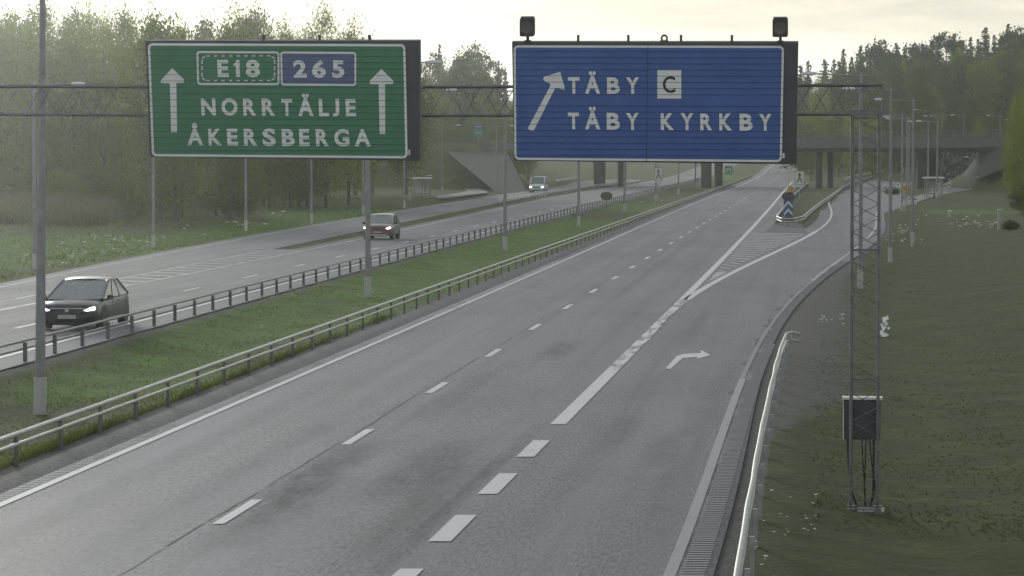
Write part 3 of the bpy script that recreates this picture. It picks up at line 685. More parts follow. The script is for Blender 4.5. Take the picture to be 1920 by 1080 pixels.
    m = MB(); letters(m, scl([('C',1003,406,1080,510)], 3.31, 940, 20), .0085, .014); loc_build(m, root, 'letter', sign_black)
    m = MB(); plane_prism(m, [b2(*p) for p in ((366,378),(395,485),(388,490),(335,478),(200,748),(163,733),(303,468),(306,455),(270,437),(260,425),(265,410),(300,400))], .0075, .006); loc_build(m, root, 'arrow', sign_white)
    m = MB(); seams(m, 965, 1468, 95.5, 186, 11.6, 1.0); seams(m, 965, 1467, 198, 298, 11.6, 1.5); loc_build(m, root, 'plank_seams', seam_m)
    m = MB(); plane_prism(m, [(1215-.5,86),(1215+.5,86),(1212+.5,303),(1212-.5,303)], .0095, .003); loc_build(m, root, 'centre_joint', seam_m)
    m = MB()
    for x in (1083.5, 1177.5, 1276.5, 1372): plane_prism(m, [(x-2.3,66.5),(x+2.3,66.5),(x+2.3,80),(x-2.3,80)], -.04, .03)
    loc_build(m, root, 'top_brackets', dark_frame)
    m = MB()
    c = (1245, 72.5); pts = [C0-N_*.06+R_*sp(c[0]+5.2*math.cos(a), c[1]-5.2*math.sin(a))[0]+U_*sp(c[0]+5.2*math.cos(a), c[1]-5.2*math.sin(a))[1] for a in np.linspace(-.9, math.pi+.9, 16)]
    m.tube(pts, .016, 6); plane_prism(m, [(1237.5,76.5),(1252.5,76.5),(1252.5,80),(1237.5,80)], -.04, .03); loc_build(m, root, 'lifting_ring', dark_frame)
    for x0, x1, y0, y1 in ((976, 1003, 32.5, 66.5), (1449, 1477.5, 33.5, 67.5)):
        xc = (x0+x1)/2; m = MB(); round_face(m, [(x0,y0),(x1,y0),(x1,y1),(x0,y1)], .12, .16, 3); plane_prism(m, [(x0+1.5,y0-2),(x1-1.5,y0-2),(x1-1.5,y0+1),(x0+1.5,y0+1)], .10, .12)
        plane_prism(m, [(xc-2.5,y1-1),(xc+2.5,y1-1),(xc+2.5,y1+13),(xc-2.5,y1+13)], .02, .05); plane_prism(m, [(xc-6,y1+9),(xc+6,y1+9),(xc+6,y1+13),(xc-6,y1+13)], .03, .07)
        lb = loc_build(m, root, 'warning_lamp', pm('lamp_case', (.05, .05, .05), (.038, .038, .038), 9, .5))
        m = MB(); a0, b0 = sp(xc, (y0+y1)/2+1); rr = .092
        rings = [[C0+N_*f+R_*(a0+rr*k*math.cos(t))+U_*(b0+rr*k*math.sin(t)) for t in np.linspace(0, 2*math.pi, 20, endpoint=False)] for f, k in ((.119, 1.0), (.135, 1.0), (.138, .9), (.128, .82), (.124, .05))]
        m.loft(rings); o = loc_build(m, root, 'lens', pm('lamp_lens', (.13, .125, .115), (.10, .095, .09), 12, .25)); o.parent = lb
    m = MB(); plane_prism(m, [(1467,287.5),(1471,287.5),(1471,297),(1467,297)], -.015, .006); loc_build(m, root, 'sticker', sign_white)
build_signs()
def build_gantry():
    MC = P(1620, 955, 47.0); bx = MC.x
    base = Gt(1620, 957); Yb = base.y
    root = thing('sign_gantry', 'dark steel lattice mast and truss carrying both big signs over the road', 'gantry', base); o = Vector(base)
    def W(a, b, z): return R_*a - N0*b + Vector((0, 0, z))      # local: along, behind, up
    hz = .215; top = P(1620, 216, Yb).z - base.z
    legs = [(-.205, -.205), (.205, -.205), (.205, .205), (-.205, .205)]
    for a, b in legs:
        m = MB(); m.tube([W(a, b, 0.02), W(a, b, top)], .026, 10); m.build('leg', mast_m, root, smooth_=True)
    for i in range(4):
        (a0, b0), (a1, b1) = legs[i], legs[(i+1) % 4]
        m = MB(); z = .05; k = i % 2; st = .222
        while z+st < top:
            p, q = ((a0, b0), (a1, b1)) if k == 0 else ((a1, b1), (a0, b0))
            m.tube([W(*p, z), W(*q, z+st)], .006, 5, False); z += st; k ^= 1
        for z in (.04, top*.33, top*.66, top-.04): m.tube([W(a0, b0, z), W(a1, b1, z)], .010, 5, False)
        m.build('brace', mast_m, root)
    m = MB(); m.box((0, 0, top+.035), (.50, .50, .08), Matrix.Rotation(-PSI, 3, 'Z')); m.build('cap_plate', mast_m, root)
    m = MB(); M = Matrix.Rotation(-PSI, 3, 'Z'); m.box((0, 0, -.02), (.62, .62, .07), M)
    for a, b in legs: m.box(tuple(W(a, b, .03)), (.12, .12, .04), M)
    m.build('base_plate', mast_m, root)
    # truss along R_ to the left
    zt = P(1620, 159.5, Yb).z-base.z; zb = P(1620, 214, Yb).z-base.z
    L0, L1 = .25, -16.5
    for b in (-.2, .2):
        m = MB(); m.tube([W(L0, b+.0, zt), W(-7, b, zt-.015), W(L1, b, zt+.02)], .022, 8); m.build('top_chord', mast_m, root, smooth_=True)
        m = MB(); m.tube([W(-.205, b, zb), W(-7, b, zb-.015), W(L1, b, zb+.02)], .022, 8); m.build('bottom_chord', mast_m, root, smooth_=True)
        m = MB(); x = L0; k = 0
        while x > L1+.3:
            z0, z1 = (zt, zb) if (k+(b > 0)) % 2 == 0 else (zb, zt)
            m.tube([W(x, b, z0), W(x-.27, b, z1)], .008, 5, False); x -= .27; k += 1
        m.build('brace', mast_m, root)
    m = MB(); m.tube([W(L0, -.2, zt), W(L0, -.2, zb)], .012, 6); m.tube([W(L0, .2, zt), W(L0, .2, zb)], .012, 6); m.tube([W(L0, -.2, zt), W(L0, .2, zt)], .012, 6); m.build('end_frame', mast_m, root)
    m = MB()
    for a in np.arange(-.9, -16, -1.8):
        for z in (zt, zb): m.tube([W(a, -.2, z), W(a, .2, z)], .008, 5, False)
    m.build('cross_ties', mast_m, root)
    # hangers from the truss to the signs
    m = MB()
    for x in (330, 470, 600, 720, 1000, 1083, 1177, 1277, 1372, 1450):
        for y, z in ((140, zt), (214, zb)):
            a, b = sp(x, y); p = C0+N_*-.15+R_*a+U_*b-o; q = Vector(p); s = p.dot(R_); m.tube([p, W(s, -.2, z)], .012, 5)
    m.build('sign_hanger', mast_m, root)
    # cabinet behind the mast
    c = base + W(-.04, .36, 0); zc = P(1616, 785, Yb+.3).z
    cab = thing('electric_cabinet', 'dark metal cabinet with pale top edge strapped behind the lattice mast', 'cabinet', (c.x, c.y, P(1616, 825, Yb+.3).z), -PSI)
    m = MB(); m.box((0, 0, .32), (.56, .22, .62)); b = m.build('body', pm('cabinet_paint', (.055, .06, .062), (.045, .05, .052), 5, .55), cab)
    m = MB(); m.box((0, -.0, .648), (.62, .30, .035)); m.build('lid', pm('painted_edge_light', (.70, .70, .64), (.58, .58, .53), 5, .4, .1), cab)  # pale lid colour stands in for light falling on the top face
    m = MB(); m.box((-.287, -.06, .32), (.014, .10, .62)); m.build('edge_light_strip', pm('painted_edge_light', None), cab)  # thin pale strip added to paint the light along the left edge
    m = MB(); m.box((0, -.115, .32), (.50, .012, .56)); d = m.build('door', pm('cabinet_paint', None), cab)
    m = MB(); m.tube([(.18, -.125, .28), (.18, -.125, .38)], .012, 6); h = m.build('handle', post_steel, d)
    m = MB()
    for x, dx, r in ((-.22, .06, .022), (.0, .05, .012), (.06, -.02, .012), (.12, .10, .012), (.18, .0, .02)):
        m.tube([(x, -.02, 0), (x+dx*.3, -.03, -.35), (x+dx, .02, -.8), (x*.4+.05, .0, -1.12)], r, 6)
    m.build('cables', dark_plastic, cab)
build_gantry()
# ------------------------------------------------------------------ lamp posts
def lamp_post(h, arms, r0=.095, sleeve=.75, stub=True, head=(.62, .26)):
    root = thing('lamp_post', None, 'lamp post', (0,0,0))
    m = MB(); m.tube([(0,0,-.4), (0,0,h*.5), (0,0,h+.12)], [r0, r0*.82, r0*.55], 12); m.build('pole', pole_steel, root, smooth_=True)
    if sleeve: m = MB(); m.tube([(0,0,-.4), (0,0,sleeve)], r0+.022, 12); m.build('sleeve', sleeve_m, root, smooth_=True)
    for s, ln in arms:
        m = MB(); m.tube([(-s*.35 if stub else 0, 0, h-.01), (s*ln*.5, 0, h+.03), (s*(ln+.05), 0, h+.07)], .032, 8); a = m.build('arm', pole_steel, root, smooth_=True)
        m = MB(); L, w = head
        m.loft([[(s*(ln+L*t), y*w/2*k, h+.075+z*hk) for y, z in ((-1,-.4),(-.8,.6),(0,1),(.8,.6),(1,-.4),(.6,-.7),(-.6,-.7))] for t, k, hk in ((-.02,.35,.035),(.12,.75,.07),(.6,1,.085),(.93,.85,.06),(1.0,.5,.03))])
        hd = m.build('lamp_head', lamp_m, root, smooth_=True)
        m = MB(); m.box((s*(ln+L*.55), 0, h+.022), (L*.62, w*.62, .03)); g = m.build('lens', pm('lamp_glass', (.40,.40,.38), None, 3, .2), hd)
    return root
ORD = ['nearest', 'second', 'third', 'fourth', 'fifth', 'sixth', 'seventh', 'eighth', 'ninth', 'tenth', 'eleventh', 'twelfth']
dbl = lamp_post(8.9, [(-1, 2.7), (1, 2.2)], .115, .80); first = True
med = [(75,777,0),(690,558,0),(947,470,0),(1085,425,0),(1171,398,0)]
mg = [Gt(x, y) for x, y, _ in med]
d_ = (mg[4]-mg[2])/2
mg += [mg[4]+d_*k for k in (1, 2, 3, 4)]
for i, p in enumerate(mg):
    lab = ['thick lamp post in the median in front of the black estate car', 'lamp post in the median in front of the red car'] + [f'twin-arm lamp post in the grass median, {ORD[k]} from the camera' for k in range(2, 9)]
    o = dbl if i == 0 else dup(dbl, p, -.09)
    o.location = (p.x, p.y, terr(p.x, p.y)); o.rotation_euler = (0, 0, -.09); o['label'] = lab[i]; o['group'] = 'lamp posts along the median'
    if i == 0: o.rotation_euler = (0, math.radians(.75), -.09)
rl = lamp_post(8.42, [(-1, 1.75)]); right = [(1613,541),(1669,492),(1711,458),(1691,396),(1700,386),(1704,380),(1740,371),(1757,372)]
for i, q in enumerate(right):
    p = Gt(*q); o = rl if i == 0 else dup(rl, p, 0)
    o.location = (p.x, p.y, terr(p.x, p.y)-.02); o.rotation_euler = (0, 0, random.uniform(-.15, .15)); o['group'] = 'lamp posts along the exit lane'
    o['label'] = ['lamp post on the grass seen through the lattice mast', 'lamp post on the grass, first right of the lattice mast', 'lamp post on the grass, second right of the lattice mast'][i] if i < 3 else f'{ORD[i]} lamp post along the exit lane, beyond the grass corner'
for i, (px, Y, top) in enumerate(((1757,520,217),(1766,575,216),(1806,545,215),(1796,600,225),(1874,520,216),(1908,560,224),(1722,640,229),(1735,560,205),(1693,600,203),(1670,700,222))):
    x = (px-960)/F*Y; z = terr(x, Y); zt = 5.34+(280-top)*Y/F
    o = dup(rl, (x, Y, z-.05), random.uniform(-.2, .2), 'distant lamp post in front of the dark wooded hill behind the bridge', 'distant lamp posts behind the bridge'); k = max(.6, (zt-z)/8.5); o.scale = (1, 1, k)
left = [(65,506),(288,464),(461,433),(584,419),(681,402),(758,391),(829,363),(931,358)]
for i, q in enumerate(left):
    p = Gt(*q); o = dup(rl, (p.x, p.y, terr(p.x, p.y)-.02), math.pi-.08, f'lamp post on the left verge of the side road, {ORD[i]} from the camera' if i else 'lamp post on the left verge, close behind the thick median post', 'lamp posts along the left verge')
pl = lamp_post(4.3, [(-1, .25)], .055, 0, False, (.5, .2))
for i, (px, py, ht, l) in enumerate(((1818,357,None,'short path lamp beside the footpath, left of the grass bank'), (1802,346,None,'short path lamp under the right end of the bridge'), (797,371,None,'short path lamp standing in front of the left bus shelter'), (696,372,None,'short path lamp hidden behind the median lamp post, head showing'))):
    p = Gt(px, py); o = pl if i == 0 else dup(pl, p, 0)
    o.location = (p.x, p.y, terr(p.x, p.y)); o.rotation_euler = (0, 0, math.pi if i >= 2 else 0); o['label'] = l; o['group'] = 'short path lamps'
    if i == 2: o.scale = (1, 1, .58)
# ------------------------------------------------------------------ small signs and posts
def board(root, o, c, w, h, r, mat_, front=0., depth=.03, name='board', oval=False, parent=None):
    m = MB(); poly = round_rect(-w/2, -h/2, w/2, h/2, r, 6)
    m.prism(poly, Vector(c)+Vector((0, -front, 0)), Vector((1,0,0)), Vector((0,0,1)), Vector((0,-1,0)), depth); return m.build(name, mat_, parent or root)
def sign_thing(name, label, cat, base, h, postr=.045, rz=0, lean=0., post_m=galv):
    root = thing(name, label, cat, base, rz)
    m = MB(); m.tube([(0, .06, -.3), (0+lean, .06, h)], postr, 8); m.build('post', post_m, root, smooth_=True); return root
def strokes(root, parts, y, mat_, name='symbol'):
    m = MB()
    for poly in parts: m.prism(poly, Vector((0, y, 0)), Vector((1,0,0)), Vector((0,0,1)), Vector((0,-1,0)), .006)
    return m.build(name, mat_, root)
def merge_sign(label, px, ybase, ytop, ybot, w, px2=None, plate=True):
    p = Gt(px, ybase); k = p.y/F; z0 = H-(ytop-280)*k-p.z; z1 = H-(ybot-280)*k-p.z; W = w*k; zc = (z0+z1)/2; h = z0-z1
    r = sign_thing('lane_sign', label, 'road sign', p, z0-.1)
    board(r, p, (0, 0, zc), W, h, .06, sign_black, 0, .03, 'rim'); board(r, p, (0, 0, zc), W*.92, h*.95, .05, white_m, .004, .02, 'face')
    a = W*.11; t = lambda x, z: (x*W, zc+z*h)
    strokes(r, [[t(-.085,-.02), t(.085,-.02), t(.085,.18), t(-.085,.18)], [t(-.2,.17), t(.2,.17), t(0,.40)], [t(-.085,.0), t(.02,-.06), t(-.22,-.36), t(-.36,-.36)], [t(-.02,-.06), t(.085,.0), t(.36,-.36), t(.22,-.36)]], -.006, sign_black)
    if plate: board(r, p, (0, 0, z1-.12), W*1.05, .15, .01, white_m, 0, .02, 'lower_plate')
    return r
merge_sign('white sign with black merging arrow on the median between the carriageways', 1234.5, 383, 314.5, 339, 15)
merge_sign('white sign with black merging arrow on the exit island right of the chevron sign', 1499, 372, 320.5, 346.5, 17.5)
def oval_plate(label, px, ybase, yc, w, h):
    p = Gt(px, ybase); k = p.y/F; zc = H-(yc-280)*k-p.z
    r = sign_thing('oval_marker', label, 'marker', p, zc, .04, post_m=post_steel)
    board(r, p, (0, 0, zc), w*k, h*k, h*k*.49, pm('marker_black', (.03, .031, .03), (.022, .023, .022), 3, .7), 0, .05); board(r, p, (0, 0, zc), w*k*.84, h*k*.74, h*k*.36, pm('marker_grey', (.05, .05, .048), (.042, .042, .04), 3, .7), .004, .02, 'face'); return r
oval_plate('black oval marker plate on a thin post in the grass median', 1137, 388, 367.5, 22, 15)
oval_plate('black oval marker plate directly above the blue chevron sign', 1477.5, 423, 368, 23, 15.5)
def chevron():
    p = Gt(1478.5, 424.5); k = p.y/F; p.y += .25
    zt, zb = H-(375.5-280)*k-p.z, H-(406-280)*k-p.z; W, h, zc = 17.5*k, zt-zb, (zt+zb)/2
    r = sign_thing('chevron_sign', 'blue sign with two white chevrons pointing up at the island nose', 'road sign', p, zt-.05)
    board(r, p, (0, 0, zc), W, h, .03, pm('chevron_blue', (.030, .075, .22), (.026, .065, .19), 3, .6), 0, .04)
    t = lambda x, z: (x*W, zc+z*h)
    for z in (.0, -.47): strokes(r, [[t(-.46, z+.0), t(0, z+.30), t(.46, z+.0), t(.46, z+.18), t(0, z+.48), t(-.46, z+.18)]], -.006, white_m, 'chevron')
    board(r, p, (0, 0, zb-.14), W*1.0, .26, .02, dark_plastic, 0, .05, 'lower_board')
chevron()
def speed_sign(label, px, ybase, yc, w, txt, post_m=galv, ring=None):
    p = Gt(px, ybase); k = p.y/F; zc = H-(yc-280)*k-p.z; r_ = w*k/2
    r = sign_thing('speed_sign', label, 'road sign', p, zc, .045, post_m=post_m)
    board(r, p, (0, 0, zc), 2*r_, 2*r_, r_*.999, ring or orange_m, 0, .03, 'ring'); board(r, p, (0, 0, zc), 1.45*r_, 1.45*r_, r_*.724, yellow_m if ring is None else ring, .004, .02, 'face')
    m = MB()
    for ch, a0, a1 in ((txt[0], -.42, -.06), (txt[1], .06, .42)):
        v, f = glyph(ch, .03); lo, hi = v.min(0), v.max(0); b = len(m.v)
        for q in v: t = (q-lo)/(hi-lo); m.v.append((r_*lerp(a0, a1, t[0]), -.008, zc+r_*lerp(-.36, .36, t[1])))
        m.f += [tuple(b+i for i in t) for t in f]
    m.build('digits', sign_black, r); return r, p, k
speed_sign('round yellow speed sign just above the oval marker on the exit island', 1482, 409, 355.5, 13, '70', pm('yellow_post', (.50, .44, .16), (.42, .37, .13), 4, .6))
speed_sign('round orange speed sign beside the slip road, left of the white bollards', 1697, 396, 355, 15, '70')
m = MB(); p = G(1478, 372); r = thing('yellow_pole', 'tall thin yellow pole rising behind the yellow speed sign', 'pole', (p.x, p.y, 0)); m.tube([(0,0,0),(0,0,H-(306-280)*p.y/F)], .06, 8); m.build('shaft', pm('yellow_post', None), r)
def green_sign(label, px, ybase, x0, y0, x1, y1, extra=None):
    p = Gt(px, ybase); k = p.y/F; zc = H-((y0+y1)/2-280)*k-p.z; W, h = (x1-x0)*k, (y1-y0)*k
    r = sign_thing('motorway_sign', label, 'road sign', p, zc+h*.3+(extra or 0), .05)
    board(r, p, (0, 0, zc), W, h, .08, pm('motorway_green', (.03, .15, .085), (.026, .13, .075), 3, .6), 0, .03); t = lambda x, z: (x*W, zc+z*h)
    strokes(r, [[t(-.34,-.36), t(-.2,-.36), t(-.10,.30), t(-.16,.30)], [t(.34,-.36), t(.2,-.36), t(.10,.30), t(.16,.30)], [t(-.36,.08), t(.36,.08), t(.36,.18), t(-.36,.18)]], -.006, white_m)
    return r, p, k
green_sign('small green motorway sign in the median under the blue sign', 1366, 345, 1359, 311, 1374, 327)
r, p, k = green_sign('green motorway sign with a red-rimmed speed sign above it, beyond the island', 1516, 338, 1510.5, 316.5, 1521, 327.5, 1.4)
zc = H-(309-280)*k-p.z; board(r, p, (0,0,zc), 12*k, 12*k, 6*k*.99, pm('sign_red', (.32,.05,.035), None, 3, .6), 0, .03, 'speed_ring'); board(r, p, (0,0,zc), 8*k, 8*k, 4*k*.99, yellow_m, .004, .02, 'speed_face')
p = Gt(897, 352); p.y = 470; p.x = (897-960)/F*470; k = 470/F; z = terr(p.x, 470)
r = sign_thing('direction_sign', 'small blue and green direction sign on the bank left of the bridge', 'road sign', (p.x, p.y, z), H-(234-280)*k-z, .06)
for (y0, y1, mt, nm) in ((233, 242, pm('chevron_blue', None), 'blue_panel'), (242.5, 257, pm('motorway_green', None), 'green_panel')):
    zc = H-((y0+y1)/2-280)*k-z; b = board(r, p, (0,0,zc), 17*k, (y1-y0)*k, .05, mt, 0, .04, nm)
    strokes(r, [[(a*k, zc+c*k), (a*k+e*k, zc+c*k), (a*k+e*k, zc+c*k+1.3*k), (a*k, zc+c*k+1.3*k)] for a, c, e in ((-5, -.5, 4), (1, -.5, 4))], -.006, white_m, 'text_bars')
def marker_post(label, px, yb, yt, w=.10):
    p = Gt(px, yb); k = p.y/F; h = (yb-yt)*k; r = thing('marker_post', label, 'post', p)
    m = MB(); m.box((0, 0, h/2-.1), (w*2, w*1.4, h+.2)); m.build('body', pm('post_grey', (.34,.35,.33), (.27,.28,.26), 4, .7), r)
    m = MB(); m.box((.05, 0, h+.03), (w*3.6, w*2.4, .09)); m.build('cap', white_m, r)
marker_post('grey post with a white cap to the left of the bus shelter', 769, 377, 353); marker_post('grey post with a white cap on the right grass bank', 1873, 431, 394, .09)
for px, l in ((1704, 'left one of two white bollards at the slip road corner'), (1716, 'right one of two white bollards at the slip road corner')):
    p = Gt(px, 384); r = thing('bollard', l, 'bollard', p, 0, 'white bollards'); m = MB(); m.tube([(0,0,-.1),(0,0,.7),(0,0,.78)], [.16,.13,.06], 10); m.build('body', white_m, r); m = MB(); m.tube([(0,0,.50),(0,0,.60)], .145, 10); m.build('band', dark_plastic, r)
def shelter(label, px, yb, W, h, D, rz):
    p = Gt(px, yb); r = thing('bus_shelter', label, 'bus shelter', p, rz)
    for x, y in ((-W/2,-D/2),(W/2,-D/2),(-W/2,D/2),(W/2,D/2),(0,D/2)): m = MB(); m.box((x, y, h/2), (.08, .08, h)); m.build('post', pm('shelter_frame', (.26,.27,.26), (.2,.21,.2), 4, .5, .3), r)
    m = MB(); m.box((0, 0, h+.09), (W+.5, D+.5, .16), None, .93); m.build('roof', white_m, r)
    gl = pm('shelter_glass', (.07,.08,.075), (.06,.07,.065), 1, .1)
    for x0, sx, y0, sy in ((-W/4, W/2-.1, D/2, .02), (W/4, W/2-.1, D/2, .02), (-W/2, .02, 0, D-.1), (W/2, .02, 0, D-.1)):
        m = MB(); m.box((x0, y0, h*.55), (sx, sy, h*.72)); m.build('glass_panel', glass_tr, r)
    m = MB(); m.box((0, D/2-.25, .46), (W*.7, .32, .05)); m.box((0, D/2-.25, .23), (.06, .2, .42)); m.build('bench', bark, r)
    m = MB()
    for z in (h*.2, h*.9): m.box((0, D/2, z), (W-.1, .05, .05)); m.box((-W/2, 0, z), (.05, D-.1, .05)); m.box((W/2, 0, z), (.05, D-.1, .05))
    m.build('rail', MAT['shelter_frame'], r)
def tr_glass():
    m, N, L, B = nodes_of('clear_glass'); B.inputs['Base Color'].default_value = (.6,.65,.62,1); B.inputs['Roughness'].default_value = .1
    B.inputs['Alpha'].default_value = .28; return m
glass_tr = tr_glass()
shelter('glass bus shelter with a white roof on the left by the side road', 792, 371, 1.75, 2.15, 1.2, .1)
shelter('white-roofed bus shelter on the right beside the curved railing', 1750, 371, 1.75, 2.15, 1.3, -.3)
def curved_railing():
    pts = [G(*q) for q in ((1757,358),(1766,361),(1776,360),(1782,356),(1783,351),(1778,346),(1768,343),(1757,342))]; o = pts[0]
    r = thing('curved_railing', 'pale curved railing beside the right bus shelter', 'railing', o)
    for z in (1.0, .55): m = MB(); m.tube([p-o+Vector((0,0,z)) for p in pts], .04, 6); m.build('rail', white_m, r)
    for i, p in enumerate(pts): m = MB(); q = p-o; m.tube([q, q+Vector((0,0,1.05))], .035, 6); m.build('post', galv, r)
curved_railing()
# ------------------------------------------------------------------ vehicles
def car_ring(hw, zl, zt, y, tumble=.94, crown=.03):
    R = [(hw*.70, zl), (hw*.95, zl+.05), (hw, zl+.20), (hw*1.0, zl+(zt-zl)*.55), (hw*.985, zl+(zt-zl)*.78), (hw*tumble, zt-.03), (hw*(tumble-.10), zt), (hw*.4, zt+crown), (0, zt+crown*1.2)]
    return [Vector((x, y, z)) for x, z in R] + [Vector((-x, y, z)) for x, z in R[-2::-1]]
def vehicle(name, label, cat, paint, L, W, Hh, body, cab, wheel, spec):
    """body: list of (y from rear 0..1, half-width factor, z low, z top); cab: belt/roof outline"""
    root = thing(name, label, cat, (0,0,0)); hw = W/2
    Y = lambda t: (t-.5)*L
    m = MB(); m.loft([car_ring(hw*w, zl, zt, Y(t)) for t, w, zl, zt in body]); bd = m.build('body', paint, root, smooth_=True)
    (yb0, wb0, zb0), (yr0, wr0), (yr1, wr1), (yb1, wb1, zb1) = cab      # rear belt, rear roof, front roof, front belt
    zr = Hh
    A = [Vector((s*hw*wb0, Y(yb0), zb0)) for s in (-1, 1)]; Bq = [Vector((s*hw*wr0, Y(yr0), zr-.04)) for s in (-1, 1)]
    Cq = [Vector((s*hw*wr1, Y(yr1), zr-.03)) for s in (-1, 1)]; D = [Vector((s*hw*wb1, Y(yb1), zb1)) for s in (-1, 1)]
    # roof
    rings = []
    for t in np.linspace(0, 1, 7):
        y = lerp(Bq[0].y, Cq[0].y, t); w = lerp(wr0, wr1, t)*hw; zc = zr + .045*math.sin(math.pi*t)
        rings.append([Vector((x*w, y, z)) for x, z in ((1.03, zc-.075), (1.0, zc-.025), (.8, zc+.0), (.4, zc+.018), (0, zc+.022), (-.4, zc+.018), (-.8, zc), (-1.0, zc-.025), (-1.03, zc-.075))])
    m = MB(); m.loft(rings); m.build('roof', paint, root, smooth_=True)
    for s in (0, 1):
        for a, b, r in [(D[s], Cq[s], .045), (A[s], Bq[s], .045)] + [(D[s].lerp(A[s], q)+Vector((0,0,-.02)), Cq[s].lerp(Bq[s], max(0, min(1, q*1.1-.1))), .04) for q in spec.get('bpillar', (.52,))]:
            m = MB(); m.tube([a, b], r, 8); m.build('pillar', paint, root, smooth_=True)
    cz = Vector((0, 0, .03))
    def panel(nm, a, b, c, d, par=root, g=glass_m):
        k = 1; mm = MB(); n = (b-a).cross(d-a).normalized()
        for i in range(k):
            for j in range(k):
                def pt(u, v): return a.lerp(b, u).lerp(d.lerp(c, u), v) + n*.004
                mm.quad(pt(i/k, j/k), pt((i+1)/k, j/k), pt((i+1)/k, (j+1)/k), pt(i/k, (j+1)/k))
        bmx = mm.build(nm, g, par, fix=False); sm = bmx.modifiers.new('thick', 'SOLIDIFY'); sm.thickness = .02; return bmx
    panel('windscreen', D[0], D[1], Cq[1], Cq[0]); panel('rear_window', A[1], A[0], Bq[0], Bq[1])
    panel('side_window', D[1], A[1], Bq[1], Cq[1]); panel('side_window', A[0], D[0], Cq[0], Bq[0])
    m = MB(); m.box((0, Y((yb0+yb1)/2), zb1-.06), (W*.84, L*(yb1-yb0)*.96, .14)); m.build('cabin_floor', dark_plastic, root)
    # wheels
    wr, wy0, wy1 = wheel
    for s in (-1, 1):
        for t in (wy0, wy1):
            m = MB(); c = Vector((s*(hw-.125), Y(t), wr))
            rg = [[c+Vector((s*dx, wr*k*math.cos(a), wr*k*math.sin(a))) for a in np.linspace(0, 2*math.pi, 24, endpoint=False)] for dx, k in ((-.12,.7),(-.11,.96),(-.06,1.0),(.07,1.0),(.115,.95),(.12,.68),(.10,.64))]
            m.loft(rg); ty = m.build('wheel', black_rubber, root, smooth_=True)
            m = MB(); m.loft([[c+Vector((s*dx, wr*k*math.cos(a), wr*k*math.sin(a))) for a in np.linspace(0, 2*math.pi, 20, endpoint=False)] for dx, k in ((.098,.64),(.112,.62),(.105,.2),(.115,.15),(.116,.01))]); m.build('rim', alloy, ty, smooth_=True)
            m = MB(); m.loft([[c+Vector((s*dx, (wr+.05)*math.cos(a), (wr+.05)*math.sin(a))) for a in np.linspace(-.15, math.pi+.15, 14)] for dx in (.118, .122)]); m.build('wheel_arch', dark_plastic, root)
    fy = Y(1.0)
    def front_poly(nm, pts, mt, y=.02, d=.08, par=root):
        mm = MB(); mm.prism(pts, Vector((0, fy+y, 0)), Vector((-1,0,0)), Vector((0,0,1)), Vector((0,1,0)), d); return mm.build(nm, mt, par)
    for nm, pts, mt, y, d in spec['front']: front_poly(nm, pts, mt, y, d)
    for nm, pts, mt, y, d in spec['mirrored']:
        front_poly(nm, pts, mt, y, d); front_poly(nm, [(-a, b) for a, b in pts][::-1], mt, y, d)
    for s in (-1, 1):
        m = MB(); c = Vector((s*hw*1.08, Y(yb1)-.35, zb1+.06)); m.loft([[c+Vector((a*.10*k+s*.0, dy, b*.075*k)) for a, b in ((-1,-.5),(-.6,-1),(.6,-1),(1,-.4),(1,.5),(.6,1),(-.6,1),(-1,.5))] for dy, k in ((-.05,.8),(.0,1),(.07,.85),(.10,.4))]); m.tube([c+Vector((0,0,-.03)), c+Vector((-s*.16, .05, -.09))], .025, 6); m.build('wing_mirror', dark_plastic, root, smooth_=True)
        for t in spec.get('handles', (.40, .56)): m = MB(); m.box((s*(hw*.995), Y(t), zb1-.10), (.03, .17, .03)); m.build('door_handle', spec.get('handle_mat', paint), root)
        m = MB(); m.box((s*(hw*.985), Y(.5), spec.get('sill', .30)), (.04, L*.52, .05)); m.build('sill_trim', spec.get('trim', alloy), root)
    return root
plate_m = pm('number_plate', (.36,.36,.35), (.28,.28,.27), 30, .5); chrome = pm('bright_trim', (.6,.6,.58), None, 5, .25, .6)
p_black = pm('black_paint', (.014,.017,.022), (.012,.015,.019), 2, .30, 0, 0, .35, coat=.15); p_red = pm('red_paint', (.105,.030,.034), (.09,.026,.030), 2, .28, .1, 0, .5, coat=.6); p_white = pm('van_paint', (.52,.54,.53), (.46,.48,.47), 2, .35, 0, 0, .5, coat=.4)
def place_vehicle(o, px, py, head):
    p = G(px, py); o.location = (p.x, p.y, .006); o.rotation_euler = (0, 0, head)
W = 1.88; hw = W/2
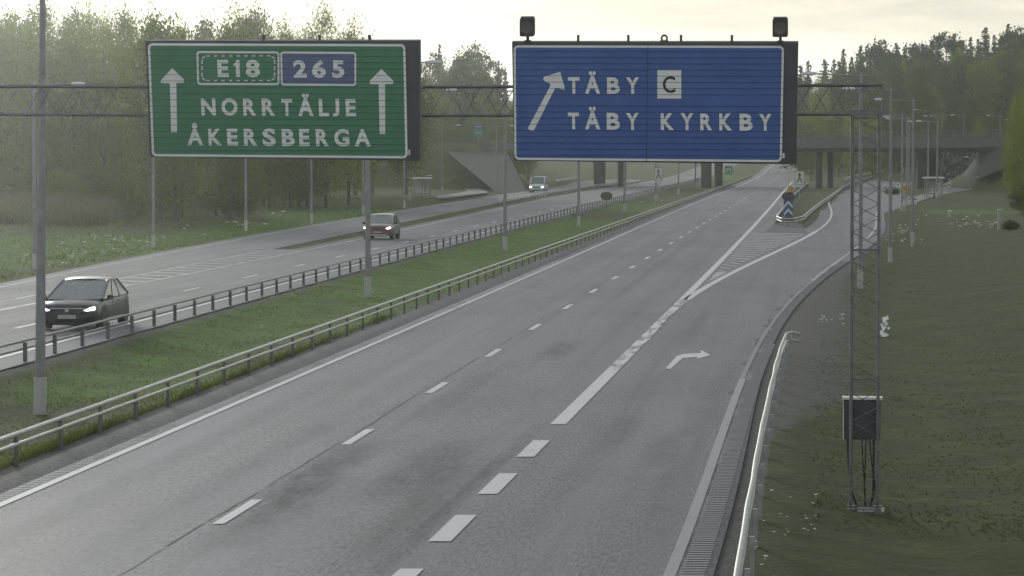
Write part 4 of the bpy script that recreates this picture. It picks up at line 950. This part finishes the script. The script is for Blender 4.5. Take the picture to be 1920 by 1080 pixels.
suv = vehicle('estate_car', 'black estate car with lit headlamps driving toward the camera behind the guardrail', 'car', p_black, 4.65, W, 1.41,
    [(0,.80,.42,.80),(.02,.90,.30,.92),(.10,.97,.20,.93),(.30,1,.15,.90),(.55,1,.15,.88),(.70,1,.15,.865),(.80,.99,.15,.85),(.90,.98,.15,.82),(.95,.965,.15,.775),(.98,.94,.16,.745),(.995,.90,.18,.72),(1,.86,.21,.70)],
    ((.03,.86,.91),(.21,.70),(.48,.72),(.80,.90,.875)), (.34,.185,.80),
    dict(bpillar=(.36,.66), front=[('grille', [(-.42,.60),(.42,.60),(.36,.36),(-.36,.36)], dark_plastic, .015, .08), ('bright_trim', [(-.52,.665),(.52,.665),(.52,.645),(-.52,.645)], chrome, .02, .08), ('number_plate', [(-.27,.46),(.27,.46),(.27,.35),(-.27,.35)], plate_m, .03, .05), ('emblem', [(.055*math.cos(a), .595+.04*math.sin(a)) for a in np.linspace(0, 2*math.pi, 14, endpoint=False)], chrome, .025, .05), ('lower_grille', [(-.60,.30),(.60,.30),(.52,.20),(-.52,.20)], dark_plastic, -.01, .1)],
        mirrored=[('headlamp', [(.50,.595),(.60,.575),(.83,.60),(.85,.66),(.82,.715),(.70,.685)], head_m, .012, .25), ('fog_trim', [(.48,.325),(.52,.28),(.80,.285),(.80,.305),(.54,.305),(.50,.345)], chrome, -.03, .12)], trim=chrome))
place_vehicle(suv, 160, 612, math.pi-.098)
W = 1.78
red = vehicle('hatchback_car', 'dark red car with lit headlamps beside the second median lamp post', 'car', p_red, 3.95, W, 1.44,
    [(0,.82,.45,.85),(.03,.92,.32,.95),(.12,.98,.24,.94),(.35,1,.22,.91),(.60,1,.22,.90),(.74,1,.22,.89),(.84,.99,.22,.91),(.93,.97,.20,.86),(.98,.94,.20,.80),(1,.90,.26,.76)],
    ((.03,.86,.93),(.16,.72),(.48,.74),(.79,.91,.905)), (.31,.175,.80),
    dict(front=[('grille', [(-.40,.66),(.40,.66),(.34,.58),(-.34,.58)], dark_plastic, .015, .08), ('number_plate', [(-.26,.50),(.26,.50),(.26,.40),(-.26,.40)], plate_m, .03, .05), ('bright_trim', [(-.55,.31),(.55,.31),(.55,.26),(-.55,.26)], chrome, .01, .08), ('lower_grille', [(-.58,.40),(.58,.40),(.50,.315),(-.50,.315)], dark_plastic, .0, .08)],
        mirrored=[('headlamp', [(.50,.66),(.62,.625),(.80,.66),(.80,.735),(.74,.77),(.60,.73)], head_m, .012, .2)], trim=dark_plastic))
place_vehicle(red, 716, 448, math.pi-.098)
W = 1.92
van = vehicle('white_van', 'white van with both headlamps lit on the side road before the bridge', 'van', p_white, 4.9, W, 1.93,
    [(0,.94,.40,1.08),(.02,.97,.30,1.10),(.12,1,.26,1.12),(.40,1,.26,1.12),(.70,1,.26,1.10),(.82,1,.26,1.06),(.92,.97,.26,1.0),(.975,.92,.28,.90),(1,.86,.30,.80)],
    ((.0,.93,1.10),(.02,.84),(.66,.82),(.84,.93,1.06)), (.33,.20,.80),
    dict(bpillar=(.30,.62), front=[('grille', [(-.48,.74),(.48,.74),(.44,.62),(-.44,.62)], dark_plastic, .015, .08), ('number_plate', [(-.26,.50),(.26,.50),(.26,.40),(-.26,.40)], plate_m, .03, .05), ('bumper', [(-.86,.36),(.86,.36),(.80,.24),(-.80,.24)], dark_plastic, .01, .1)],
        mirrored=[('headlamp', [(.56,.62),(.84,.62),(.84,.78),(.80,.80),(.60,.78)], head_m, .012, .16)], trim=dark_plastic, handle_mat=dark_plastic, sill=.34))
place_vehicle(van, 1010, 361, math.pi-.12)
# ------------------------------------------------------------------ trees
def quads_mesh(C, s, nrm=None, asp=1.0):
    """numpy leaf quads: centres C (n,3), size s (n,)"""
    n = len(C); a = RNG.normal(size=(n,3)); a /= np.linalg.norm(a, axis=1)[:,None]
    if nrm is not None: a = a*.8+nrm; a /= np.linalg.norm(a, axis=1)[:,None]
    t = RNG.normal(size=(n,3)); b = np.cross(a, t); b /= np.linalg.norm(b, axis=1)[:,None]; c = np.cross(a, b)
    s = s[:,None]*.5
    return np.stack([C-b*s-c*s*asp*.35, C+b*s*.25-c*s*asp, C+b*s+c*s*asp*.3, C-b*s*.2+c*s*asp], 1).reshape(-1,3)
def np_mesh(name, V, mat_):
    n = len(V)//4; me = bpy.data.meshes.new(name); me.vertices.add(len(V)); me.vertices.foreach_set('co', V.astype(np.float32).ravel())
    me.loops.add(n*4); me.loops.foreach_set('vertex_index', np.arange(n*4, dtype=np.int32)); me.polygons.add(n)
    me.polygons.foreach_set('loop_start', np.arange(0, n*4, 4, dtype=np.int32)); me.update(calc_edges=True)
    me.materials.append(mat_ if not isinstance(mat_, str) else MAT[mat_]); return me
def crown_pts(rx, rz, z0, n_cl, per, k=.42, egg=0.):
    out = []
    for _ in range(n_cl):
        while True:
            p = RNG.uniform(-1, 1, 3); r = np.linalg.norm(p)
            if .35 < r < 1: break
        p = p/r*(r**.45)
        w = 1-egg*max(0, p[2]); c = np.array([p[0]*rx*w, p[1]*rx*w, z0+p[2]*rz])
        sz = RNG.uniform(.6, 1.3)*k
        q = RNG.normal(size=(int(per*RNG.uniform(.5,1.4)), 3))*np.array([rx*sz*.33, rx*sz*.33, rz*sz*.22]); out.append(c+q)
    return np.concatenate(out)
def tree_proto(kind):
    root = thing('tree', None, 'tree', (0,0,0)); T = MB(); h = 10.
    if kind in ('broad', 'willow', 'round', 'bush'):
        lo = {'broad': .16, 'willow': .08, 'round': .16, 'bush': .04}[kind]; rx = {'broad': 3.0, 'willow': 3.6, 'round': 3.3, 'bush': 3.6}[kind]*RNG.uniform(.9,1.1)
        zc = h*(1+lo)/2; rz = h*(1-lo)/2
        T.tube([(0,0,-.6),(.1,.05,h*lo),(.2,-.1,h*.55),(.1,.1,h*.85)], [.22,.17,.10,.03], 8)
        for k in range(9):
            a = RNG.uniform(0, 6.28); z = h*RNG.uniform(lo*.7, .6); r = rx*RNG.uniform(.5,.85); z2 = z+h*RNG.uniform(.12,.3)
            T.tube([(.12,.0,z),(math.cos(a)*r*.5, math.sin(a)*r*.5, z+.5*(z2-z)+.2),(math.cos(a)*r, math.sin(a)*r, z2)], [.09,.06,.015], 5)
        n = {'broad': 95, 'willow': 120, 'round': 110, 'bush': 85}[kind]
        C = crown_pts(rx, rz, zc, n, 105, .50 if kind != 'round' else .42, .35)
        S = RNG.uniform(.11, .26, len(C))
        K = RNG.normal(size=(700,3)); K /= np.linalg.norm(K, axis=1)[:,None]; K *= RNG.uniform(.2,.72,700)[:,None]; K = K*np.array([rx,rx,rz])*.9+np.array([0,0,zc-.1*rz])
        C = np.concatenate([C, K]); S = np.concatenate([S, RNG.uniform(.35,.75,700)])
        nm = C-np.array([0,0,zc*.8]); nm /= np.linalg.norm(nm, axis=1)[:,None]
        V = quads_mesh(C, S, nm*.7, 1.0 if kind != 'willow' else .6)
        mt = {'broad': 'leaf_olive', 'willow': 'leaf_spring', 'round': 'leaf_dark', 'bush': 'shrub_leaf'}[kind]
    elif kind == 'spruce':
        T.tube([(0,0,-.5),(0,0,h*.5),(0,0,h)], [.20,.12,.02], 7); Cs = []; 
        for z in np.arange(.10*h, h*.985, .26):
            r = (1-z/h)**.62*2.1+.05; nb = max(4, int(7+r*4))
            for k in range(nb):
                a = RNG.uniform(0, 6.28); rr = r*RNG.uniform(.55,1.12); m_ = max(2, int(rr*7))
                u = np.linspace(.12, 1, m_); Cs.append(np.stack([np.cos(a)*u*rr, np.sin(a)*u*rr, z-.30*u*rr+RNG.normal(size=m_)*.05], 1)+RNG.normal(size=(m_,3))*.05)
        C = np.concatenate(Cs); V = quads_mesh(C, RNG.uniform(.22,.46,len(C)), np.array([[0,0,1.1]])); mt = 'needles'
    else:   # pine
        T.tube([(0,0,-.5),(.1,0,h*.5),(.0,.1,h*.93)], [.19,.13,.04], 7); Cs = []
        for k in range(22):
            z = h*RNG.uniform(.48,.97); a = RNG.uniform(0,6.28); r = (1.9*(1-((z/h-.72)/.34)**2)+.3)*RNG.uniform(.5,1.1)
            c = np.array([math.cos(a)*r, math.sin(a)*r, z+.3]); T.tube([(0,0,z-.3),(c[0],c[1],c[2]-.1)], [.05,.012], 4)
            Cs.append(c+RNG.normal(size=(80,3))*np.array([.55,.55,.24]))
        C = np.concatenate(Cs); V = quads_mesh(C, RNG.uniform(.16,.34,len(C))); mt = 'needles'
    T.build('trunk', bark, root, smooth_=True)
    me = np_mesh('crown', V, mt); o = bpy.data.objects.new('crown', me); COL.objects.link(o); o.parent = root
    return root
PROTO = {k: [tree_proto(k) for _ in range(n)] for k, n in (('broad', 3), ('willow', 3), ('round', 2), ('bush', 2), ('spruce', 3), ('pine', 2))}
USED = set()
def plant(kind, x, y, h, label, group, sx=1.0, z=None, name=None):
    if kind in ('broad','willow','round','bush'): h *= .9; sx /= .9
    pr = random.choice(PROTO[kind]); s = h/10.
    zz = terr(x, y) if z is None else z
    if pr.name in USED: o = dup(pr, (x, y, zz-.05), random.uniform(0, 6.28))
    else: USED.add(pr.name); o = pr; o.location = (x, y, zz-.05); o.rotation_euler = (0, 0, random.uniform(0, 6.28))
    o.scale = (s*sx, s*sx, s); o['label'] = label; o['group'] = group
    if name: o.name = name
    if kind in ('spruce', 'pine'): o.name = kind+'_tree'
    elif kind == 'bush': o.name = 'shrub'; o['category'] = 'shrub'
    else: o.name = {'broad': 'leafy_tree', 'willow': 'willow_tree', 'round': 'round_crowned_tree'}[kind]
    return o
def plant_px(kind, px, Y, top, label, group, w=None, mn=3.):
    """crown top at photo row `top` when seen at distance Y"""
    x = (px-960)/F*Y; z = terr(x, Y); h = max(mn, H+(280-top)*Y/F - z); 
    sx = 1.0
    if w: r0 = {'broad': 3.2, 'willow': 3.8, 'round': 3.5, 'bush': 3.8, 'spruce': 2.0, 'pine': 2.0}[kind]; sx = (w*Y/F/2)/(r0*h/10)
    return plant(kind, x, Y, h, label, group, sx)
# left wood
gl = 'trees of the hazy wood on the left'
for px, Y, top in ((255,238,0),(290,232,-20),(330,240,10),(380,233,-10),(432,246,0),(475,258,10)):
    plant_px(random.choice(['broad','willow']), px, Y, top, 'leafy tree of the front row behind the verge under the green sign', 'front row of leafy trees left', 130)
for px, Y, top in ((-60,288,-40),(-25,296,-20),(5,300,-10),(35,285,-5),(60,292,-30),(85,300,-25),(115,288,0),(140,296,-20),(165,305,-20),(195,290,0),(230,296,-15),(505,292,40),(545,294,50),(575,300,40),(612,298,60),(655,310,50)):
    plant_px(random.choice(['broad','willow','willow']), px, Y, top, 'pale leafy tree of the hazy wood left of the green sign' if px < 250 else 'leafy tree of the wood seen below the green sign', gl, 125)
for px in range(-120, 790, 46):
    plant_px(random.choice(['broad','round','willow']), px+random.uniform(-15,15), 375+random.uniform(-12,12), random.uniform(-30,20) if px < 700 else random.uniform(75,100), 'tall tree at the back of the hazy wood on the left', 'tall trees at the back of the left wood', 110)
for px in list(range(-30, 250, 34))+[255,300,345,400,445,490,530,568]:
    Y = 282 if px < 250 else (254 if px < 450 else 305)
    plant_px(random.choice(['bush','bush','willow','broad']), px+random.uniform(-8,8), Y+random.uniform(-6,10), (300 if px > 250 else 322)+random.uniform(-28,22), 'low bush at the foot of the hazy wood on the left', 'low bushes at the foot of the left wood', 92, 2.0)
# middle: behind the left bridge end
gm = 'trees behind the left end of the bridge'
for px, top, w in ((842,108,74),(890,92,84),(855,130,90),(912,122,60),(878,150,96),(826,140,60),(806,128,56)): plant_px('round', px, 545+random.uniform(-8,8), top, 'dark leafy tree crowding round the big round one behind the bridge', 'dark leafy trees behind the left bridge end', w)
plant_px('round', 868, 520, 76, 'big dark round tree behind the left bridge end', gm, 88); plant_px('round', 838, 535, 120, 'round tree just left of the big dark one behind the bridge', gm, 60)
for px, top, k in ((795,84,'pine'),(812,92,'spruce'),(824,82,'spruce'),(806,100,'pine'),(845,78,'spruce'),(878,84,'pine'),(905,88,'spruce'),(918,104,'pine'),(935,112,'spruce'),(947,128,'spruce')):
    plant_px(k, px, 620+random.uniform(-15,15), top, 'dark conifer on the skyline between the two big signs', 'conifers between the two big signs', random.uniform(34,48))
for px, top, w in ((800,150,70),(830,170,60),(905,150,55),(925,195,50),(948,180,50),(880,215,50),(850,225,50),(800,215,60),(965,170,60),(990,200,60)):
    plant_px('willow' if px > 880 else 'broad', px, 500+random.uniform(-12,12), top, 'pale green tree above the left bridge railing', 'pale trees above the left bridge railing', w, 2.5)
for px in range(1010, 1500, 44): plant_px(random.choice(['broad','round','spruce']), px, 900+random.uniform(-40,40), 160+random.uniform(-25,25), 'distant tree behind the blue sign', 'distant trees behind the blue sign', 60)
# right wooded hill
gr = 'conifers on the skyline right of the blue sign'
sky_r = [(1500,128),(1514,120),(1530,127),(1546,108),(1562,112),(1580,98),(1596,102),(1612,90),(1630,96),(1646,94),(1664,84),(1680,79),(1696,84),(1712,76),(1728,82),(1744,74),(1758,80),(1774,70),(1788,63),(1804,72),(1818,66),(1832,70),(1846,54),(1862,60),(1876,66),(1888,45),(1902,58),(1914,52),(1930,50),(1950,48)]
for px, top in sky_r:
    plant_px(random.choice(['spruce','pine','spruce','spruce']), px, 690+random.uniform(-14,14), top-random.uniform(-6,8), 'dark conifer on the wooded skyline right of the blue sign', gr, random.uniform(42,64))
    if random.random() < .4: plant_px(random.choice(['spruce','pine']), px+random.uniform(4,12), 665+random.uniform(-10,10), top+random.uniform(2,26), 'dark conifer just below the wooded skyline on the right', 'conifers below the right skyline', random.uniform(40,60))
for px, top, w, k in ((1535,130,55,'willow'),(1612,92,66,'round'),(1572,118,56,'round'),(1676,92,60,'round'),(1725,92,54,'broad'),(1770,100,70,'round'),(1650,130,60,'broad'),(1842,90,80,'broad'),(1800,120,70,'round'),(1895,112,70,'round'),(1930,90,80,'broad'),(1700,140,60,'round'),(1745,150,66,'broad'),(1600,150,60,'round'),(1560,165,50,'broad'),(1866,150,70,'broad'),(1815,165,60,'round'),(1780,180,60,'round')):
    plant_px(k, px, 600+random.uniform(-12,12), top, 'round dull green tree on the wooded hill at the right', 'leafy trees on the right hill', w)
for px, top, w, k in ((1520,190,48,'willow'),(1600,185,50,'willow'),(1636,200,44,'willow'),(1560,205,40,'broad'),(1690,195,60,'round'),(1735,195,60,'round'),(1785,205,56,'round'),(1835,212,40,'willow'),(1870,200,50,'round'),(1905,165,46,'willow'),(1925,180,60,'willow'),(1500,210,40,'broad')):
    plant_px(k, px, 540+random.uniform(-10,10), top, 'leafy tree just above the bridge railing on the right', 'leafy trees above the bridge railing on the right', w, 2.5)
for px in range(1505, 1950, 26):
    st = min(sky_r, key=lambda q: abs(q[0]-px))[1]
    plant_px(random.choice(['round','round','broad']), px+random.uniform(-8,8), 645+random.uniform(-10,10), st+random.uniform(8,30), 'round dull green tree on the wooded hill at the right', 'leafy trees on the right hill', random.uniform(52,74))
for px, top, Y, w in ((1912,150,340,56),(1938,120,330,70),(1898,225,360,40)): plant_px('willow', px, Y, top, 'light green tree at the right edge beside the bridge end', 'light green trees at the right edge', w)
# dark bushes on the right bank
for px, py, top, w in ((1912,395,335,44),(1945,420,310,80),(1893,432,415,40)):
    p = Gt(px, py); plant_px('bush', px, p.y, top, 'dark bush at the right edge of the grass bank', 'dark bushes at the right edge', w, .8)
p = Gt(1675, 366); o = plant('bush', p.x, p.y, 1.1, 'low dark oval hedge in the middle of the slip road turn', 'hedge in the turn', 2.8)
for k, (px, py) in enumerate(((1659,363),(1668,358),(1676,357),(1684,357),(1691,361))):
    p = G(px, py); r = thing('hedge_post', 'short white marker post around the low dark oval hedge', 'post', p, 0, 'white posts around the hedge'); m = MB(); m.tube([(0,0,-.1),(0,0,1.05),(0,0,1.12)], [.09,.08,.03], 8); m.build('body', white_m, r); m = MB(); m.tube([(0,0,.7),(0,0,.85)], .092, 8); m.build('band', dark_plastic, r)
# ------------------------------------------------------------------ ground cover
def blades(P_, hmin, hmax, w, lean=.5):
    n = len(P_); h = RNG.uniform(hmin, hmax, n); a = RNG.uniform(0, 6.28, n); l = RNG.normal(size=(n,2))*lean*h[:,None]
    d = np.stack([np.cos(a), np.sin(a), np.zeros(n)], 1)*w*.5; up = np.stack([l[:,0], l[:,1], h], 1)
    return np.stack([P_-d, P_+d, P_+up+d*.15, P_+up-d*.15], 1).reshape(-1,3)
def cover(name, pts, hmin, hmax, w, mt, lean=.5):
    me = np_mesh(name, blades(np.array(pts), hmin, hmax, w, lean), mt); o = bpy.data.objects.new(name, me); COL.objects.link(o); return tag(o, kind='stuff')
def scatter(n, y0, y1, xf0, xf1, dens=None):
    out = []
    while len(out) < n:
        y = 1/random.uniform(1/y1, 1/y0); a, b = xf0(y), xf1(y)
        if b <= a: continue
        x = random.uniform(a, b)
        if dens and random.random() > dens(x, y): continue
        out.append((x, y, terr(x, y)-.01))
    return out
from mathutils import noise as mn
def patchy(x, y): return .25+.9*smooth(-.1, .5, mn.noise(Vector((x*.45, y*.22, 3.1))))
cover('grass', scatter(15000, 45, 330, lambda y: f_railO(y)+.9, lambda y: f_railL(y)-.25, patchy), .03, .09, .03, 'grass_blade', .9)
cover('grass', scatter(5000, 45, 330, lambda y: f_railL(y)-.3, lambda y: f_asphL(y)-.35, patchy), .05, .20, .03, 'grass_blade')
cover('grass', scatter(16000, 110, 290, lambda y: f_rampF(y)-26, lambda y: f_rampF(y)-.6, patchy), .08, .24, .06, 'grass_blade', .9)
cover('grass', scatter(9000, 45, 200, lambda y: f_asphR(y)+1.2, lambda y: f_asphR(y)+5+y*.09, patchy), .015, .05, .05, 'weed_blade', 1.6)
cover('reeds', scatter(16000, 225, 292, lambda y: -.166*y, lambda y: -.128*y+2*mn.noise(Vector((y*.2,0,0))), patchy), .4, 1.5, .10, 'reed_blade', .25)
def flowers(name, spots, mt, r0=.03, r1=.06):
    m = MB()
    for (px, py, n, sx, sy) in spots:
        for _ in range(n):
            p = Gt(px+random.gauss(0, sx), py+random.gauss(0, sy)); r = random.uniform(r0, r1)*max(1., p.y/90)
            h = random.uniform(.10, .30); c = Vector((p.x, p.y, p.z+h)); n5 = [c+Vector((r*math.cos(a), r*math.sin(a), random.uniform(-.2,.5)*r)) for a in np.linspace(0, 6.28, 6, endpoint=False)]
            b = len(m.v); m.v += [tuple(c+Vector((0,0,r*.45)))]+[tuple(q) for q in n5]+[tuple(c-Vector((0,0,r*.4)))]
            for i in range(6): j = (i+1) % 6; m.f += [(b, b+1+i, b+1+j), (b+7, b+1+j, b+1+i)]
    return tag(m.build(name, mt, fix=False), kind='stuff')
flowers('white_flowers', [(20,490,4,14,3),(110,468,6,8,5),(130,487,4,8,4),(172,455,10,14,5),(200,455,5,8,4),(225,458,4,6,4),(250,460,3,8,3),(272,465,5,8,4),(290,450,5,10,3),(115,500,5,16,4),(180,482,7,25,3),(450,425,11,18,3),(380,440,4,30,6),(520,405,5,10,4),(230,478,4,15,4),
    (1700,430,10,12,8),(1690,440,8,10,6),(1790,412,14,16,4),(1815,425,22,25,2.5),(1850,425,14,10,3),(1700,455,10,16,6),(1722,470,4,6,5),(1640,480,4,10,4),(1780,405,6,4,4),
    (1550,610,7,6,3),(1575,610,7,9,4),(1535,612,2,3,2)], petal)
flowers('white_flowers', [(1448,947,1,1,1),(1484,950,1,1,1),(1526,950,3,4,4),(1470,982,3,2,1),(1432,990,1,1,1),(1510,1005,3,2,3),(1524,1006,3,3,3),(1514,1017,1,1,1),(1475,1028,3,6,1),(1452,1014,1,1,1),(1418,1040,4,4,2),(1433,1078,3,2,1),(330,738,1,1,1),(273,755,1,1,1),(490,629,2,1,1),(838,493,3,3,1),(1070,396,2,3,2),(1240,380,4,6,4),(1205,384,5,5,2)], petal, .018, .036)
flowers('yellow_flowers', [(510,565,20,14,3),(555,562,14,8,3),(600,560,22,12,5),(605,545,10,8,5),(685,560,6,10,3),(870,478,10,6,4),(655,510,8,20,5),(1000,445,10,30,6)], petal_y, .02, .04)
# white litter blown against the bank behind the mast
p = Gt(1658, 636); m = MB()
for k in range(30):
    px, py = random.choice([(1659,606),(1661,612),(1657,618),(1662,622),(1655,626),(1651,630),(1657,634),(1660,609)]); c = G(px+random.uniform(-4,4), 632+random.uniform(-4,4), p.z) - p; z = (634-py)*p.y/F*1.1+.05+random.uniform(-.03,.03)
    a = random.uniform(0, 3); s_ = random.uniform(.03,.07); ax = Vector((math.cos(a), math.sin(a), random.uniform(-.8,.8)))*s_; bx = Vector((random.uniform(-.8,.8), .2, random.uniform(.3,1)))*s_; cc = Vector((c.x, c.y, z))
    g = [[cc+ax*(u+random.uniform(-.5,.5))+bx*(v+random.uniform(-.5,.5))+Vector((0, random.uniform(-.6,.6)*s_, 0)) for u in (-1,0,1)] for v in (-1,0,1)]
    for i in range(2):
        for j in range(2): m.quad(g[i][j], g[i][j+1], g[i+1][j+1], g[i+1][j])
o = m.build('plastic_litter', pm('white_plastic', (.8,.8,.78), (.7,.7,.68), 6, .5)); o.location = p; sm = o.modifiers.new('thick', 'SOLIDIFY'); sm.thickness = .004
tag(o, 'crumpled white plastic litter on the grass just right of the lattice mast', 'litter')
# ------------------------------------------------------------------ haze
def haze():
    m = MB(); m.box((100, 1250, 40), (4200, 2640, 86)); o = tag(m.build('haze', pm('haze_tmp', (1,1,1))), kind='stuff')
    mt = bpy.data.materials.new('haze'); mt.use_nodes = True; N = mt.node_tree.nodes; L = mt.node_tree.links; N.clear()
    out = N.new('ShaderNodeOutputMaterial'); v = N.new('ShaderNodeVolumePrincipled'); v.inputs['Color'].default_value = (.82, .90, .84, 1); v.inputs['Density'].default_value = HAZE; v.inputs['Anisotropy'].default_value = .91
    L.new(v.outputs[0], out.inputs['Volume']); o.data.materials[0] = mt
HAZE = .00023
haze()
